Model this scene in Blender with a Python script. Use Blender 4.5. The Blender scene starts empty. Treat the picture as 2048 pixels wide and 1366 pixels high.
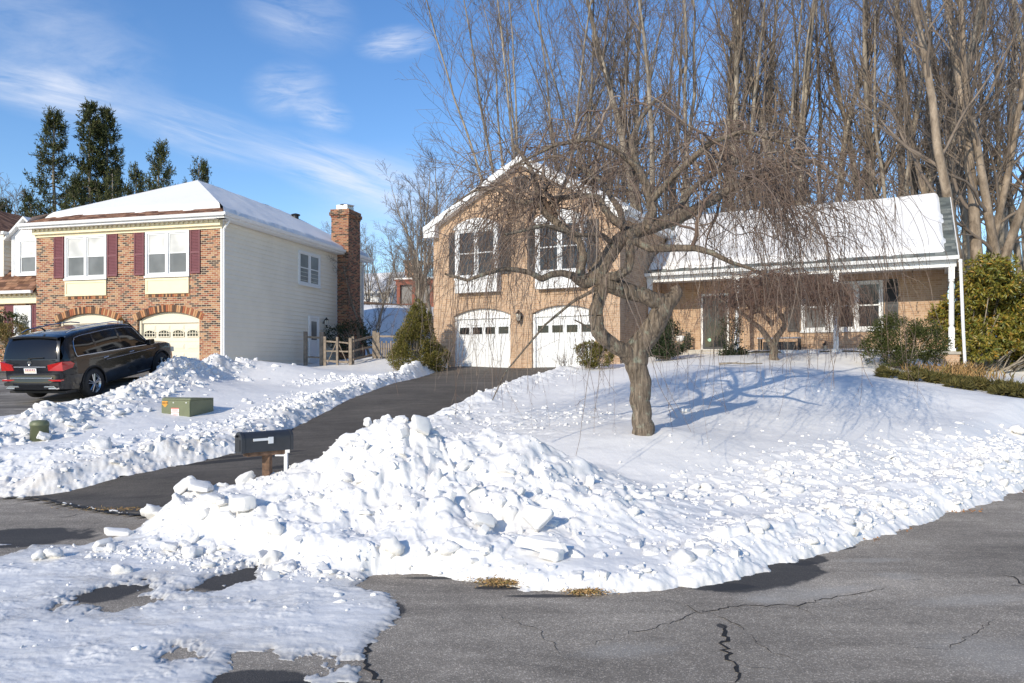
import bpy, bmesh, math, random
import numpy as np
from mathutils import Vector, Matrix
random.seed(7); rng = np.random.default_rng(7)
SC = bpy.context.scene; COL = SC.collection
F0 = 1500.0; HU, HV = 1024.0, 730.0; CH = 2.0
def P(u, v, d): return (d*(u-HU)/F0, d, CH+(HV-v)/F0*d)      # survey: bearing, elevation, distance -> world point
def G(u, v):                                                # point on the level street
    d = CH*F0/(v-HV); return (d*(u-HU)/F0, d)

# ------------------------------------------------------------------ objects
def tag(o, label=None, cat=None, group=None, kind=None):
    if label: o['label'] = label
    if cat: o['category'] = cat
    if group: o['group'] = group
    if kind: o['kind'] = kind
    return o
def empty(name, loc=(0,0,0), rz=0):
    o = bpy.data.objects.new(name, None); COL.objects.link(o)
    o.location = loc; o.rotation_euler = (0,0,rz); return o
def copy_tree(o, parent=None):
    c = o.copy(); COL.objects.link(c); c.parent = parent
    for k in ('label','category'):
        pass
    for ch in [x for x in KIDS.get(o.name, [])]:
        d = copy_tree(ch, c); KIDS.setdefault(c.name, []).append(d)
    return c
KIDS = {}
def link(name, me, mat, parent=None, smooth=False):
    o = bpy.data.objects.new(name, me); COL.objects.link(o)
    if mat is not None:
        for m in (mat if isinstance(mat,(list,tuple)) else [mat]): me.materials.append(m)
    if parent is not None:
        o.parent = parent; KIDS.setdefault(parent.name, []).append(o)
    if smooth: me.polygons.foreach_set('use_smooth', [True]*len(me.polygons))
    return o
def np_mesh(name, V, faces, smooth=False):
    """V (n,3); faces: list of int arrays (m,k)"""
    me = bpy.data.meshes.new(name)
    V = np.asarray(V, dtype=np.float32); me.vertices.add(len(V)); me.vertices.foreach_set('co', V.ravel())
    tot=[]; idx=[]
    for f in faces:
        f=np.asarray(f,dtype=np.int32)
        if len(f)==0: continue
        idx.append(f.ravel()); tot.append(np.full(len(f), f.shape[1], dtype=np.int32))
    idx=np.concatenate(idx); tot=np.concatenate(tot)
    me.loops.add(len(idx)); me.loops.foreach_set('vertex_index', idx)
    me.polygons.add(len(tot)); st=np.concatenate([[0],np.cumsum(tot)[:-1]]).astype(np.int32)
    me.polygons.foreach_set('loop_start', st)
    if smooth: me.polygons.foreach_set('use_smooth', np.ones(len(tot),dtype=bool))
    me.update(calc_edges=True); return me

class MB:
    """collects faces; off: z offset removed at build"""
    def __init__(s): s.v=[]; s.f=[]
    def face(s, pts):
        n=len(s.v); s.v+= [tuple(p) for p in pts]; s.f.append(tuple(range(n,n+len(pts)))); return s
    def box(s, x0,x1,y0,y1,z0,z1):
        if x0>x1:x0,x1=x1,x0
        if y0>y1:y0,y1=y1,y0
        if z0>z1:z0,z1=z1,z0
        n=len(s.v)
        s.v+=[(x0,y0,z0),(x1,y0,z0),(x1,y1,z0),(x0,y1,z0),(x0,y0,z1),(x1,y0,z1),(x1,y1,z1),(x0,y1,z1)]
        for q in ((0,3,2,1),(4,5,6,7),(0,1,5,4),(1,2,6,5),(2,3,7,6),(3,0,4,7)): s.f.append(tuple(n+i for i in q))
        return s
    def prism(s, poly, a, b, ax='y'):
        """poly in the two other axes, extruded along ax from a to b"""
        def mk(p,t):
            return (p[0],t,p[1]) if ax=='y' else ((t,p[0],p[1]) if ax=='x' else (p[0],p[1],t))
        n=len(s.v); k=len(poly)
        s.v+=[mk(p,a) for p in poly]+[mk(p,b) for p in poly]
        s.f.append(tuple(range(n,n+k))); s.f.append(tuple(range(n+2*k-1,n+k-1,-1)))
        for i in range(k): j=(i+1)%k; s.f.append((n+i,n+j,n+k+j,n+k+i))
        return s
    def bar(s, a, b, r, n=8, r2=None, tw=0):
        a=Vector(a); b=Vector(b); r2=r if r2 is None else r2
        d=(b-a).normalized(); u=d.orthogonal().normalized(); w=d.cross(u); m=len(s.v)
        for p,q in ((a,r),(b,r2)):
            for i in range(n):
                t=2*math.pi*i/n+tw; s.v.append(tuple(p+(u*math.cos(t)+w*math.sin(t))*q))
        for i in range(n): j=(i+1)%n; s.f.append((m+i,m+j,m+n+j,m+n+i))
        s.f.append(tuple(range(m+n-1,m-1,-1))); s.f.append(tuple(range(m+n,m+2*n))); return s
    def lathe(s, prof, c=(0,0,0), n=16, ax='z', cap=True):
        m=len(s.v)
        for r,z in prof:
            for i in range(n):
                t=2*math.pi*i/n; x,y=r*math.cos(t),r*math.sin(t)
                p=(x,y,z) if ax=='z' else ((x,z,y) if ax=='y' else (z,x,y))
                s.v.append((c[0]+p[0],c[1]+p[1],c[2]+p[2]))
        for k in range(len(prof)-1):
            for i in range(n):
                j=(i+1)%n; s.f.append((m+k*n+i,m+k*n+j,m+(k+1)*n+j,m+(k+1)*n+i))
        if not cap: return s
        s.f.append(tuple(range(m+n-1,m-1,-1))); e=m+(len(prof)-1)*n; s.f.append(tuple(range(e,e+n)))
        return s
    def build(s, name, mat, parent=None, smooth=False, dz=0, bevel=0):
        me=bpy.data.meshes.new(name)
        me.from_pydata([(x,y,z-dz) for x,y,z in s.v],[],s.f)
        bm=bmesh.new(); bm.from_mesh(me)
        bmesh.ops.remove_doubles(bm,verts=bm.verts,dist=1e-5)
        bmesh.ops.recalc_face_normals(bm,faces=bm.faces)
        if bevel: bmesh.ops.bevel(bm,geom=[e for e in bm.edges if len(e.link_faces)==2 and e.calc_face_angle(0)>.5],offset=bevel,segments=2,affect='EDGES',profile=.6,clamp_overlap=True)
        uv=bm.loops.layers.uv.new('UVMap')
        for f in bm.faces:
            n=f.normal; a=[abs(n.x),abs(n.y),abs(n.z)]
            for l in f.loops:
                c=l.vert.co
                l[uv].uv=(c.x,c.y) if a[2]>max(a[0],a[1])*1.9 else ((c.y,c.z) if a[0]>a[1] else (c.x,c.z))
        bm.to_mesh(me); bm.free()
        return link(name, me, mat, parent, smooth)

# ------------------------------------------------------------------ materials
class NT:
    def __init__(s, name):
        s.m=bpy.data.materials.new(name); s.m.use_nodes=True; s.t=s.m.node_tree; s.t.nodes.clear()
        s.o=s.n('ShaderNodeOutputMaterial'); s.b=s.n('ShaderNodeBsdfPrincipled'); s.l(s.b.outputs[0], s.o.inputs[0])
    def n(s, typ, **k):
        x=s.t.nodes.new(typ)
        for a,b in k.items():
            if hasattr(x,a) and a not in x.inputs: setattr(x,a,b)
            else: x.inputs[a].default_value=b
        return x
    def l(s,a,b): s.t.links.new(a,b)
    def co(s, kind='Object', scale=(1,1,1), rot=(0,0,0), loc=(0,0,0)):
        c=s.n('ShaderNodeTexCoord'); m=s.n('ShaderNodeMapping'); s.l(c.outputs[kind],m.inputs[0])
        m.inputs['Scale'].default_value=scale; m.inputs['Rotation'].default_value=rot; m.inputs['Location'].default_value=loc
        return m.outputs[0]
    def noise(s, scale, detail=4, rough=.55, vec=None, dist=0):
        x=s.n('ShaderNodeTexNoise'); x.inputs['Scale'].default_value=scale; x.inputs['Detail'].default_value=detail
        x.inputs['Roughness'].default_value=rough; x.inputs['Distortion'].default_value=dist
        if vec is not None: s.l(vec,x.inputs['Vector'])
        return x
    def ramp(s, fac, stops, interp='LINEAR'):
        r=s.n('ShaderNodeValToRGB'); r.color_ramp.interpolation=interp; e=r.color_ramp.elements
        while len(e)>1: e.remove(e[-1])
        e[0].position=stops[0][0]; e[0].color=c4(stops[0][1])
        for p,c in stops[1:]: k=e.new(p); k.color=c4(c)
        s.l(fac,r.inputs[0]); return r.outputs[0]
    def mix(s, fac, a, b, mode='MIX'):
        x=s.n('ShaderNodeMix', data_type='RGBA', blend_type=mode)
        for k,val in ((0,fac),(6,a),(7,b)):
            if hasattr(val,'links'): s.l(val,x.inputs[k])
            elif k==0: x.inputs[0].default_value=val
            else: x.inputs[k].default_value=c4(val)
        return x.outputs[2]
    def math(s, op, a, b=None, clamp=False):
        x=s.n('ShaderNodeMath', operation=op, use_clamp=clamp)
        for i,v in enumerate((a,b)):
            if v is None: continue
            if isinstance(v,(int,float)): x.inputs[i].default_value=v
            else: s.l(v,x.inputs[i])
        return x.outputs[0]
    def bump(s, h, strength=.3, dist=.02, normal=None):
        b=s.n('ShaderNodeBump'); b.inputs['Strength'].default_value=strength; b.inputs['Distance'].default_value=dist
        s.l(h,b.inputs['Height'])
        if normal is not None: s.l(normal,b.inputs['Normal'])
        s.l(b.outputs[0],s.b.inputs['Normal']); return b.outputs[0]
    def base(s, c):
        if hasattr(c,'links'): s.l(c,s.b.inputs['Base Color'])
        else: s.b.inputs['Base Color'].default_value=c4(c)
    def set(s, **k):
        for a,v in k.items(): s.b.inputs[a.replace('_',' ')].default_value=v
        return s
def c4(c):
    if isinstance(c,(int,float)): return (c,c,c,1)
    return tuple(c) if len(c)==4 else (*c,1)
def simple(name, col, rough=.6, var=.12, scale=6, bump=0, metal=0, coat=0, spec=.5, kind='Object', bs=None):
    n=NT(name); v=n.co(kind); x=n.noise(scale,5,.6,v)
    c=np.array(c4(col)[:3]); n.base(n.ramp(x.outputs[0],[(.3,tuple(c*(1-var))),(.7,tuple(np.minimum(c*(1+var),1)))]))
    n.set(Roughness=rough, Metallic=metal, Coat_Weight=coat, Specular_IOR_Level=spec)
    if bump:
        y=n.noise(bs or scale*6,6,.6,v); n.bump(y.outputs[0],bump,.01)
    return n.m
M={}
def brick(name, cols, mortar, vert=False, wear=.25, rowh=.0755):
    n=NT(name); uv=n.co('UV', rot=(0,0,math.pi/2 if vert else 0))
    b=n.n('ShaderNodeTexBrick'); n.l(uv,b.inputs['Vector']); b.offset=.5
    b.inputs['Color1'].default_value=(0,0,0,1); b.inputs['Color2'].default_value=(1,1,1,1); b.inputs['Mortar'].default_value=(.5,.5,.5,1)
    b.inputs['Scale'].default_value=1; b.inputs['Mortar Size'].default_value=.0075; b.inputs['Mortar Smooth'].default_value=.15
    b.inputs['Brick Width'].default_value=.215; b.inputs['Row Height'].default_value=rowh
    k=len(cols); c=n.ramp(b.outputs['Color'],[(i/k,cc) for i,cc in enumerate(cols)],'CONSTANT')
    big=n.noise(.7,4,.6,n.co('UV')); c=n.mix(wear,c,n.mix(1.0,c,n.ramp(big.outputs[0],[(.3,.55),(.7,1.25)]),'MULTIPLY'))
    fine=n.noise(60,4,.7,n.co('UV')); c=n.mix(.35,c,n.mix(1.0,c,n.ramp(fine.outputs[0],[(.25,.5),(.75,1.4)]),'MULTIPLY'))
    n.base(n.mix(b.outputs['Fac'],c,mortar)); n.set(Roughness=.88, Specular_IOR_Level=.25)
    h=n.math('ADD',n.math('MULTIPLY',b.outputs['Fac'],-1.0),n.math('MULTIPLY',fine.outputs[0],.25)); n.bump(h,.6,.008)
    return n.m
M['brick_red']=brick('red_mixed_brick',[(.33,.125,.065),(.41,.20,.105),(.10,.06,.045),(.45,.26,.145),(.28,.095,.055),(.08,.052,.042),(.42,.22,.115),(.13,.07,.05),(.36,.155,.085),(.31,.12,.065)],(.56,.48,.36))
M['brick_chim']=brick('chimney_brick',[(.27,.095,.05),(.34,.14,.07),(.06,.035,.025),(.36,.17,.085),(.22,.07,.04),(.09,.05,.03)],(.38,.31,.23))
M['brick_arch']=brick('arch_brick',[(.34,.11,.05),(.44,.2,.09),(.06,.035,.025),(.5,.27,.13),(.3,.09,.05)],(.5,.43,.31),vert=False)
M['brick_tan']=brick('tan_brick',[(.50,.335,.215),(.53,.365,.24),(.46,.30,.185),(.51,.345,.225),(.42,.265,.165)],(.54,.42,.31),wear=.3)
M['white']=simple('white_painted_trim',(.78,.78,.77),.45,.03,3)
M['whitev']=simple('white_vinyl',(.74,.75,.75),.4,.03,2)
M['cream']=simple('cream_paint',(.80,.70,.47),.5,.04,2)
M['doorcream']=simple('cream_door_paint',(.76,.69,.54),.45,.03,2)
M['siding']=simple('ivory_vinyl_siding',(.82,.77,.66),.5,.05,.8)
M['maroon']=simple('maroon_shutter',(.16,.045,.055),.55,.1,5)
M['charcoal']=simple('charcoal_shutter',(.035,.037,.04),.5,.15,5)
M['black']=simple('black_metal',(.02,.02,.022),.35,.1,5)
M['brass']=simple('antique_brass',(.35,.22,.07),.3,.2,20,metal=1)
M['bronze']=simple('dark_bronze',(.09,.06,.04),.4,.2,20,metal=.6)
M['lampglass']=simple('lamp_glass',(.75,.72,.62),.1,.05,5,spec=.8)
M['galv']=simple('galvanised_steel',(.62,.62,.6),.35,.1,8,metal=.8)
M['concrete']=simple('concrete',(.42,.39,.34),.85,.15,4,bump=.3)
M['wood_w']=simple('weathered_wood',(.24,.195,.15),.85,.35,7,bump=.5)
M['wood_o']=simple('old_brown_post_wood',(.15,.085,.05),.8,.6,14,bump=.6)
M['redwood']=simple('red_stained_wood',(.25,.075,.045),.7,.2,6)
M['darkwood']=simple('dark_log_wood',(.11,.07,.05),.9,.3,5)
def glassm(name, col, rough=.06, wav=0.4):
    n=NT(name); v=n.co('Object'); x=n.noise(1.3,2,.5,v); c=np.array(col)
    n.base(n.ramp(x.outputs[0],[(.35,tuple(c*.8)),(.65,tuple(c*1.2))])); n.set(Roughness=rough, Specular_IOR_Level=.55, IOR=1.45)
    y=n.noise(1.7,1,.5,v); n.bump(y.outputs[0],wav,.02); return n.m
M['glass_dark']=glassm('dark_window_glass',(.030,.032,.035))
M['glass_blind']=glassm('window_glass_with_white_blind',(.62,.61,.58),.15)
M['glass_screen']=glassm('window_glass_with_insect_screen',(.16,.165,.165),.25)
M['glass_black']=glassm('garage_glass',(.02,.021,.022))
def shingle(name, cols, sc=1, rot=False):
    n=NT(name); uv=n.co('UV'); b=n.n('ShaderNodeTexBrick'); n.l(uv,b.inputs['Vector']); b.offset=.37; b.offset_frequency=3
    b.inputs['Color1'].default_value=(0,0,0,1); b.inputs['Color2'].default_value=(1,1,1,1); b.inputs['Mortar'].default_value=(0,0,0,1)
    b.inputs['Scale'].default_value=1; b.inputs['Mortar Size'].default_value=.006; b.inputs['Brick Width'].default_value=.30; b.inputs['Row Height'].default_value=.12*sc
    k=len(cols); c=n.ramp(b.outputs['Color'],[(i/k,cc) for i,cc in enumerate(cols)],'CONSTANT')
    x=n.noise(2.2,6,.7,n.co('UV',scale=(.5,2,1))); c=n.mix(.7,c,n.mix(1.0,c,n.ramp(x.outputs[0],[(.35,.5),(.62,1.5)]),'MULTIPLY'))
    f=n.noise(220,3,.8,uv); c=n.mix(.3,c,n.mix(1.0,c,n.ramp(f.outputs[0],[(.3,.4),(.7,1.6)]),'MULTIPLY'))
    n.base(c); n.set(Roughness=.9,Specular_IOR_Level=.2); n.bump(n.math('ADD',n.math('MULTIPLY',b.outputs['Fac'],-1.),b.outputs['Color']),.7,.02); return n.m
M['shing_br']=shingle('brown_asphalt_shingles',[(.15,.075,.045),(.23,.12,.07),(.30,.165,.10),(.115,.06,.04),(.26,.14,.09)])
M['shing_gr']=shingle('grey_asphalt_shingles',[(.12,.135,.125),(.16,.17,.155),(.09,.10,.095),(.19,.2,.18)])
def snowm(name, dirt=.0, bump=.25, sc=1.0, tint=(.85,.832,.80), low=None):
    n=NT(name); v=n.co('Object')
    big=n.noise(1.1*sc,6,.6,v); fine=n.noise(26*sc,8,.65,v); vf=n.noise(140*sc,4,.7,v)
    c=n.ramp(big.outputs[0],[(.3,tuple(np.array(tint)*.97)),(.7,tint)])
    if dirt:
        d=n.noise(.55,9,.72,v,1.2); k=n.ramp(d.outputs[0],[(.52,0),(.72,1)]); c=n.mix(n.math('MULTIPLY',k,dirt),c,(.50,.43,.34))
        d2=n.noise(2.3,9,.75,v,.8); k2=n.ramp(d2.outputs[0],[(.60,0),(.72,1)]); c=n.mix(n.math('MULTIPLY',k2,dirt*.6),c,(.60,.56,.50))
    n.base(c); n.set(Roughness=.55,Specular_IOR_Level=.35)
    n.b.subsurface_method='BURLEY' if hasattr(n.b,'subsurface_method') else n.b.subsurface_method
    h=n.math('ADD',fine.outputs[0],n.math('MULTIPLY',vf.outputs[0],.35)); n.bump(h,bump,.02)
    return n
M['snow']=snowm('fallen_snow',.0,.16).m
M['snow_roof']=snowm('roof_snow',0,.05,.5).m
M['snow_dirty']=snowm('ploughed_snow',.5,.45).m
M['snow_chunk']=snowm('snow_chunk',.22,.5,1.5,(.855,.836,.803)).m
def mat_ground_snow():
    n=snowm('yard_snow',0,.22)
    a=n.n('ShaderNodeAttribute'); a.attribute_name='dirt'
    v=n.co('Object'); d=n.noise(2.1,9,.75,v,1.0); k=n.ramp(d.outputs[0],[(.42,0),(.70,1)])
    src=n.b.inputs['Base Color'].links[0].from_socket
    n.l(n.mix(n.math('MULTIPLY',n.math('MULTIPLY',k,a.outputs['Fac']),.75),src,(.48,.41,.33)),n.b.inputs['Base Color'])
    i=n.n('ShaderNodeAttribute'); i.attribute_name='ice'
    d3=n.noise(1.5,9,.74,n.co('Object',scale=(.6,1.3,1)),.9); k3=n.ramp(d3.outputs[0],[(.42,0),(.50,.4),(.60,1)])
    src=n.b.inputs['Base Color'].links[0].from_socket
    f=n.math('MULTIPLY',k3,i.outputs['Fac'])
    n.l(n.mix(n.math('MULTIPLY',f,.42),src,(.48,.46,.43)),n.b.inputs['Base Color'])
    n.l(n.math('SUBTRACT',.6,n.math('MULTIPLY',f,.42)),n.b.inputs['Roughness'])
    th=n.n('ShaderNodeAttribute'); th.attribute_name='thin'; d4=n.noise(6,7,.7,n.co('Object')); tf=n.math('MULTIPLY',th.outputs['Fac'],n.ramp(d4.outputs[0],[(.35,.35),(.6,1.0)]))
    src=n.b.inputs['Base Color'].links[0].from_socket; n.l(n.mix(n.math('MULTIPLY',tf,.8),src,(.26,.25,.24)),n.b.inputs['Base Color'])
    return n.m
M['snow_ground']=mat_ground_snow()
def asphalt(name, base, speck=.5, patches=()):
    n=NT(name); v=n.co('Object')
    b=np.array(base)
    big=n.noise(.45,5,.6,v); c=n.ramp(big.outputs[0],[(.3,tuple(b*.74)),(.5,tuple(b)),(.7,tuple(b*1.22))]); tr=n.noise(.9,7,.72,n.co('Object',scale=(.35,1.6,1),rot=(0,0,.25)),.8); c=n.mix(1.0,c,n.ramp(tr.outputs[0],[(.30,.68),(.5,1.0),(.66,1.28)]),'MULTIPLY')
    med=n.noise(5,6,.7,v); c=n.mix(1.0,c,n.ramp(med.outputs[0],[(.3,.88),(.7,1.12)]),'MULTIPLY')
    vo=n.n('ShaderNodeTexVoronoi'); vo.inputs['Scale'].default_value=120; n.l(v,vo.inputs['Vector'])
    g=n.n('ShaderNodeSeparateColor'); n.l(vo.outputs['Color'],g.inputs[0])
    sp=n.ramp(g.outputs[0],[(0,.55),(.6,.95),(.85,1.5),(.97,2.8),(1,3.2)]); c=n.mix(speck,c,n.mix(1.0,c,sp,'MULTIPLY'))
    fac=None
    n.base(c); n.set(Roughness=.85,Specular_IOR_Level=.3)
    fn=n.noise(90,3,.7,v); n.bump(n.math('ADD',vo.outputs['Distance'],fn.outputs[0]),.5,.006)
    n.c=c; n.v=v; return n
def ell_mask(n, v, cx, cy, rx, ry, ang=0, wob=.35, soft=.08, ns=3.0):
    """soft-edged blot on the ground at world x,y"""
    m=n.n('ShaderNodeMapping'); m.vector_type='TEXTURE'; n.l(v,m.inputs[0])
    m.inputs['Location'].default_value=(cx,cy,0); m.inputs['Rotation'].default_value=(0,0,ang); m.inputs['Scale'].default_value=(rx,ry,1)
    s=n.n('ShaderNodeSeparateXYZ'); n.l(m.outputs[0],s.inputs[0])
    q=n.math('ADD',n.math('MULTIPLY',s.outputs[0],s.outputs[0]),n.math('MULTIPLY',s.outputs[1],s.outputs[1]))
    q=n.math('SQRT',q)
    x=n.noise(ns,5,.6,v); q=n.math('ADD',q,n.math('MULTIPLY',n.math('SUBTRACT',x.outputs[0],.5),wob*2))
    return n.ramp(q,[(1-soft,1),(1+soft,0)]) if False else n.math('SUBTRACT',1.0,n.math('DIVIDE',n.math('SUBTRACT',q,1-soft),2*soft),False)
# ------------------------------------------------------------------ noise (numpy)
def h2(ix,iy,s=0):
    x=(ix.astype(np.int64)*374761393+iy.astype(np.int64)*668265263+s*1442695041)&0xffffffff
    x=((x^(x>>13))*1274126177)&0xffffffff; x=(x^(x>>16))&0xffffffff
    return x.astype(np.float64)/4294967295.0
def vn(x,y,s=0):
    ix=np.floor(x);iy=np.floor(y);fx=x-ix;fy=y-iy;fx=fx*fx*fx*(fx*(fx*6-15)+10);fy=fy*fy*fy*(fy*(fy*6-15)+10)
    a=h2(ix,iy,s);b=h2(ix+1,iy,s);c=h2(ix,iy+1,s);d=h2(ix+1,iy+1,s)
    return (a*(1-fx)+b*fx)*(1-fy)+(c*(1-fx)+d*fx)*fy-.5
def fbm(x,y,oct=4,s=0,g=.5):
    r=0;a=1;f=1
    for i in range(oct):
        th=.7*i; xx=x*math.cos(th)-y*math.sin(th); yy=x*math.sin(th)+y*math.cos(th)
        r=r+a*vn(xx*f+13.7*i,yy*f+7.3*i,s+i);a*=g;f*=2.03
    return r
def blocks(x,y,s=0):
    """tilted broken plates: the nearest cell decides height and tilt"""
    ix=np.floor(x);iy=np.floor(y);best=np.full(x.shape,9.);sec=np.full(x.shape,9.);val=np.zeros(x.shape)
    for dx in(-1,0,1):
        for dy in(-1,0,1):
            jx=ix+dx;jy=iy+dy;cx=jx+h2(jx,jy,s);cy=jy+h2(jx,jy,s+5)
            rx=x-cx; ry=y-cy; d=rx*rx+ry*ry
            tv=(h2(jx,jy,s+9)-.5)+(h2(jx,jy,s+11)-.5)*rx*1.5+(h2(jx,jy,s+12)-.5)*ry*1.5
            c=d<best; sec=np.where(c,best,np.minimum(sec,d)); val=np.where(c,tv,val); best=np.where(c,d,best)
    e=np.clip((np.sqrt(sec)-np.sqrt(best))/.18,0,1)
    return val*e-(1-e)*.25
def sstep(a,b,x): t=np.clip((x-a)/(b-a),0,1); return t*t*(3-2*t)
def sdf(poly,x,y):
    """signed distance, positive inside"""
    best=np.full(x.shape,1e9);ins=np.zeros(x.shape,bool);n=len(poly)
    for i in range(n):
        x0,y0=poly[i];x1,y1=poly[(i+1)%n];ex,ey=x1-x0,y1-y0;L=ex*ex+ey*ey+1e-12
        t=np.clip(((x-x0)*ex+(y-y0)*ey)/L,0,1);dx=x-x0-ex*t;dy=y-y0-ey*t;best=np.minimum(best,dx*dx+dy*dy)
        c=((y0>y)!=(y1>y)); 
        with np.errstate(divide='ignore',invalid='ignore'): xi=(x1-x0)*(y-y0)/(y1-y0+1e-12)+x0
        ins^=(c&(x<xi))
    return np.where(ins,1,-1)*np.sqrt(best)
def ldist(line,x,y):
    best=np.full(x.shape,1e9);hv=np.zeros(x.shape)
    for (x0,y0,h0),(x1,y1,h1) in zip(line[:-1],line[1:]):
        ex,ey=x1-x0,y1-y0;L=ex*ex+ey*ey+1e-12;t=np.clip(((x-x0)*ex+(y-y0)*ey)/L,0,1)
        d=(x-x0-ex*t)**2+(y-y0-ey*t)**2;c=d<best;best=np.where(c,d,best);hv=np.where(c,h0+(h1-h0)*t,hv)
    return np.sqrt(best),hv
class RBF:
    def __init__(s,pts,c=1.2,lin=True,reg=.02):
        p=np.array(pts,float);s.c=c;s.X=p[:,:2];n=len(p);A=s.k(s.X)
        A+=np.eye(n)*(-reg)
        Q=np.c_[np.ones(n),s.X] if lin else np.ones((n,1));m=Q.shape[1]
        K=np.block([[A,Q],[Q.T,np.zeros((m,m))]]);w=np.linalg.solve(K,np.r_[p[:,2],np.zeros(m)])
        s.w=w[:n];s.q=w[n:]
    def k(s,X): return -np.sqrt(((X[:,None,:]-s.X[None])**2).sum(-1)+s.c**2)
    def __call__(s,x,y):
        sh=np.shape(x);X=np.c_[np.ravel(x),np.ravel(y)];o=np.empty(len(X))
        for i in range(0,len(X),40000):
            Z=X[i:i+40000];Q=np.c_[np.ones(len(Z)),Z] if len(s.q)==3 else np.ones((len(Z),1));o[i:i+40000]=s.k(Z)@s.w+Q@s.q
        return o.reshape(sh)
# ------------------------------------------------------------------ terrain
W=lambda u,v,d:P(u,v,d)
SN=.16
ctrl=[]
for u,v,d in [(0,995,11.1),(240,955,12.2),(470,908,13.8),(560,870,15.3),(700,800,19.5),(780,770,22.5),(905,738,28.3),
              (1110,738,26.8),(1000,780,21),(870,835,16.8),(760,880,14.5),(640,925,12.8),(540,975,11.3),(990,738,28),(-60,842,16.2),(60,815,18),(60,800,19.5),(150,800,19.0),
              (240,770,20.5),(300,756,21.8),(160,765,22.3),(270,742,27),(180,742,28),(360,741,27.5),(-200,835,16),(-120,850,15.5)]: ctrl.append(W(u,v,d))
for u,v,d in [(1287,872,12.5),(1500,870,13.2),(1400,960,10.5),(1650,890,12.5),(1900,940,12),(1950,880,13.5),(2048,840,15.5),(1900,820,16.5),(1800,785,18),(1700,745,21.5),(1600,712,24.5),
              (1400,722,23.5),(1400,762,19.2),(1400,820,15.5),(1560,800,17),(1700,830,15.5),(1130,745,24),(1130,800,18),(1130,850,14.2),(1250,735,24.5),(1250,790,18),(1800,720,23.5),(1880,742,22.5),(1960,770,21),(2048,790,20),
              (2000,745,24),(600,736,31),(500,760,24),(700,742,28),(640,790,20),(400,860,15),(300,900,13.5),(100,905,13),(430,742,27),(330,800,18.5),(230,830,16.6),(520,830,17),(380,838,16.7),(2200,850,15.5),
              (0,880,14.5),(820,742,27),(620,726,36),(700,722,38),(740,712,36),(760,655,46),(760,613,54),(830,613,54),(700,612,54),(500,640,50)]:
    x,y,z=W(u,v,d); ctrl.append((x,y,z-SN))
ctrl+=[(x,y,0) for x,y in [(-12,9.5),(-9,9.8),(-6,9.6),(-4.6,9.5),(-3,8.3),(-1,7.0),(1.9,6.6),(-15,9.5),(-10,7),(-6,7),(-3,6),(0,5.5),(3,6),(3.6,7.3),(5,7.7),(6,8.6),(8,11.2),(6,6),(9,9),(12,12),(0,3),(-6,3),(6,3),(12,5),(-14,4),(14,15.5),(0,0),(-10,0),(10,0),(18,18)]]
ctrl+=[(13,16.5,.7),(16,20,1.1),(16,26,2.2),(22,30,2.3),(10,28,2.4),(4,32,2.4),(-2,33,2.2),(-8,45,3.0),(10,45,4.6),(25,45,4.6),(-25,30,1.9),(-25,20,1.0),(-16,14,.6),(-20,12,.2),(-30,45,2.6),(-15,60,4.6),(5,62,6),(30,65,6.5),(40,40,4),(-40,70,4),(-16,32,1.9),(-12,36,2.0),(-40,25,1),(35,25,2),(-9,26,1.9),(0,70,7),(-45,50,2.5)]
BR=RBF(ctrl,c=1.5)
EDGE=[G(745,1155),G(850,1150),G(980,1165),G(1075,1184),G(1180,1192),G(1300,1181),G(1430,1172),G(1560,1130),G(1700,1092),G(1850,1046),G(2048,985),(10.6,14.4),(14,17.5),(20,22)]
STREET=[(-40,12.5),(-20,11.9),G(-200,984),G(25,993),G(150,1012),G(310,1036),(-3.9,8.9),(-2.6,7.9),G(745,1155)]+EDGE[1:]+[(40,22),(40,-15),(-40,-15)]
CLR_A=[(-40,12.3),(-20,11.7),G(-200,984),G(25,995),G(150,1012),G(310,1036),G(290,1056),G(235,1076),G(160,1090),G(110,1092),G(0,1088),G(-200,1100),(-14,7.6),(-40,7)]
CLR_B=EDGE+[(40,22),(40,-15),(-1.2,-15),(-1.2,3.0),G(395,1420),G(440,1352),G(478,1306),G(540,1304),G(575,1338),G(640,1362),G(700,1356),G(735,1305),G(775,1258),G(790,1215),G(770,1190),G(715,1180)]
HOLES=[(G(222,1188),.25,.42,-.5),(G(248,1205),.22,.25,.5),(G(460,1158),.18,.33,-.35),(G(550,1124),.15,.17,0),(G(364,1312),.085,.11,0),(G(-10,1105),.18,.35,0),(G(395,1180),.06,.05,0),(G(610,1335),.3,.18,.2)]
W2=lambda u,v,d:(d*(u-HU)/F0,d)
DRIVE=[W2(0,995,11.1),W2(110,978,11.5),W2(240,955,12.2),W2(350,931,12.9),W2(470,908,13.8),W2(560,868,15.3),W2(640,829,17.4),W2(700,800,19.5),W2(780,768,22.5),W2(840,750,25.6),W2(895,737,29.0),(-1.6,30.5),(3,27.6),W2(1130,737,26.0),W2(1100,744,25.0),W2(1060,758,23),W2(1000,781,21),W2(935,808,18.7),W2(870,837,16.8),W2(760,880,14.5),W2(640,925,12.8),W2(540,975,11.3),W2(430,1010,10.3),W2(380,1030,9.9),G(310,1036),G(150,1012),G(25,993)]
NDRIVE=[(-40,17),(-20,15.6),W2(-40,842,16.2),W2(30,834,16.8),W2(75,818,17.7),W2(140,808,18.4),W2(200,800,18.9),W2(262,780,20.3),W2(310,764,21.6),W2(352,752,23.5),W2(396,742,27.4),(-11.1,28.6),(-19.5,30.8),(-20,24),(-40,23)]
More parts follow.
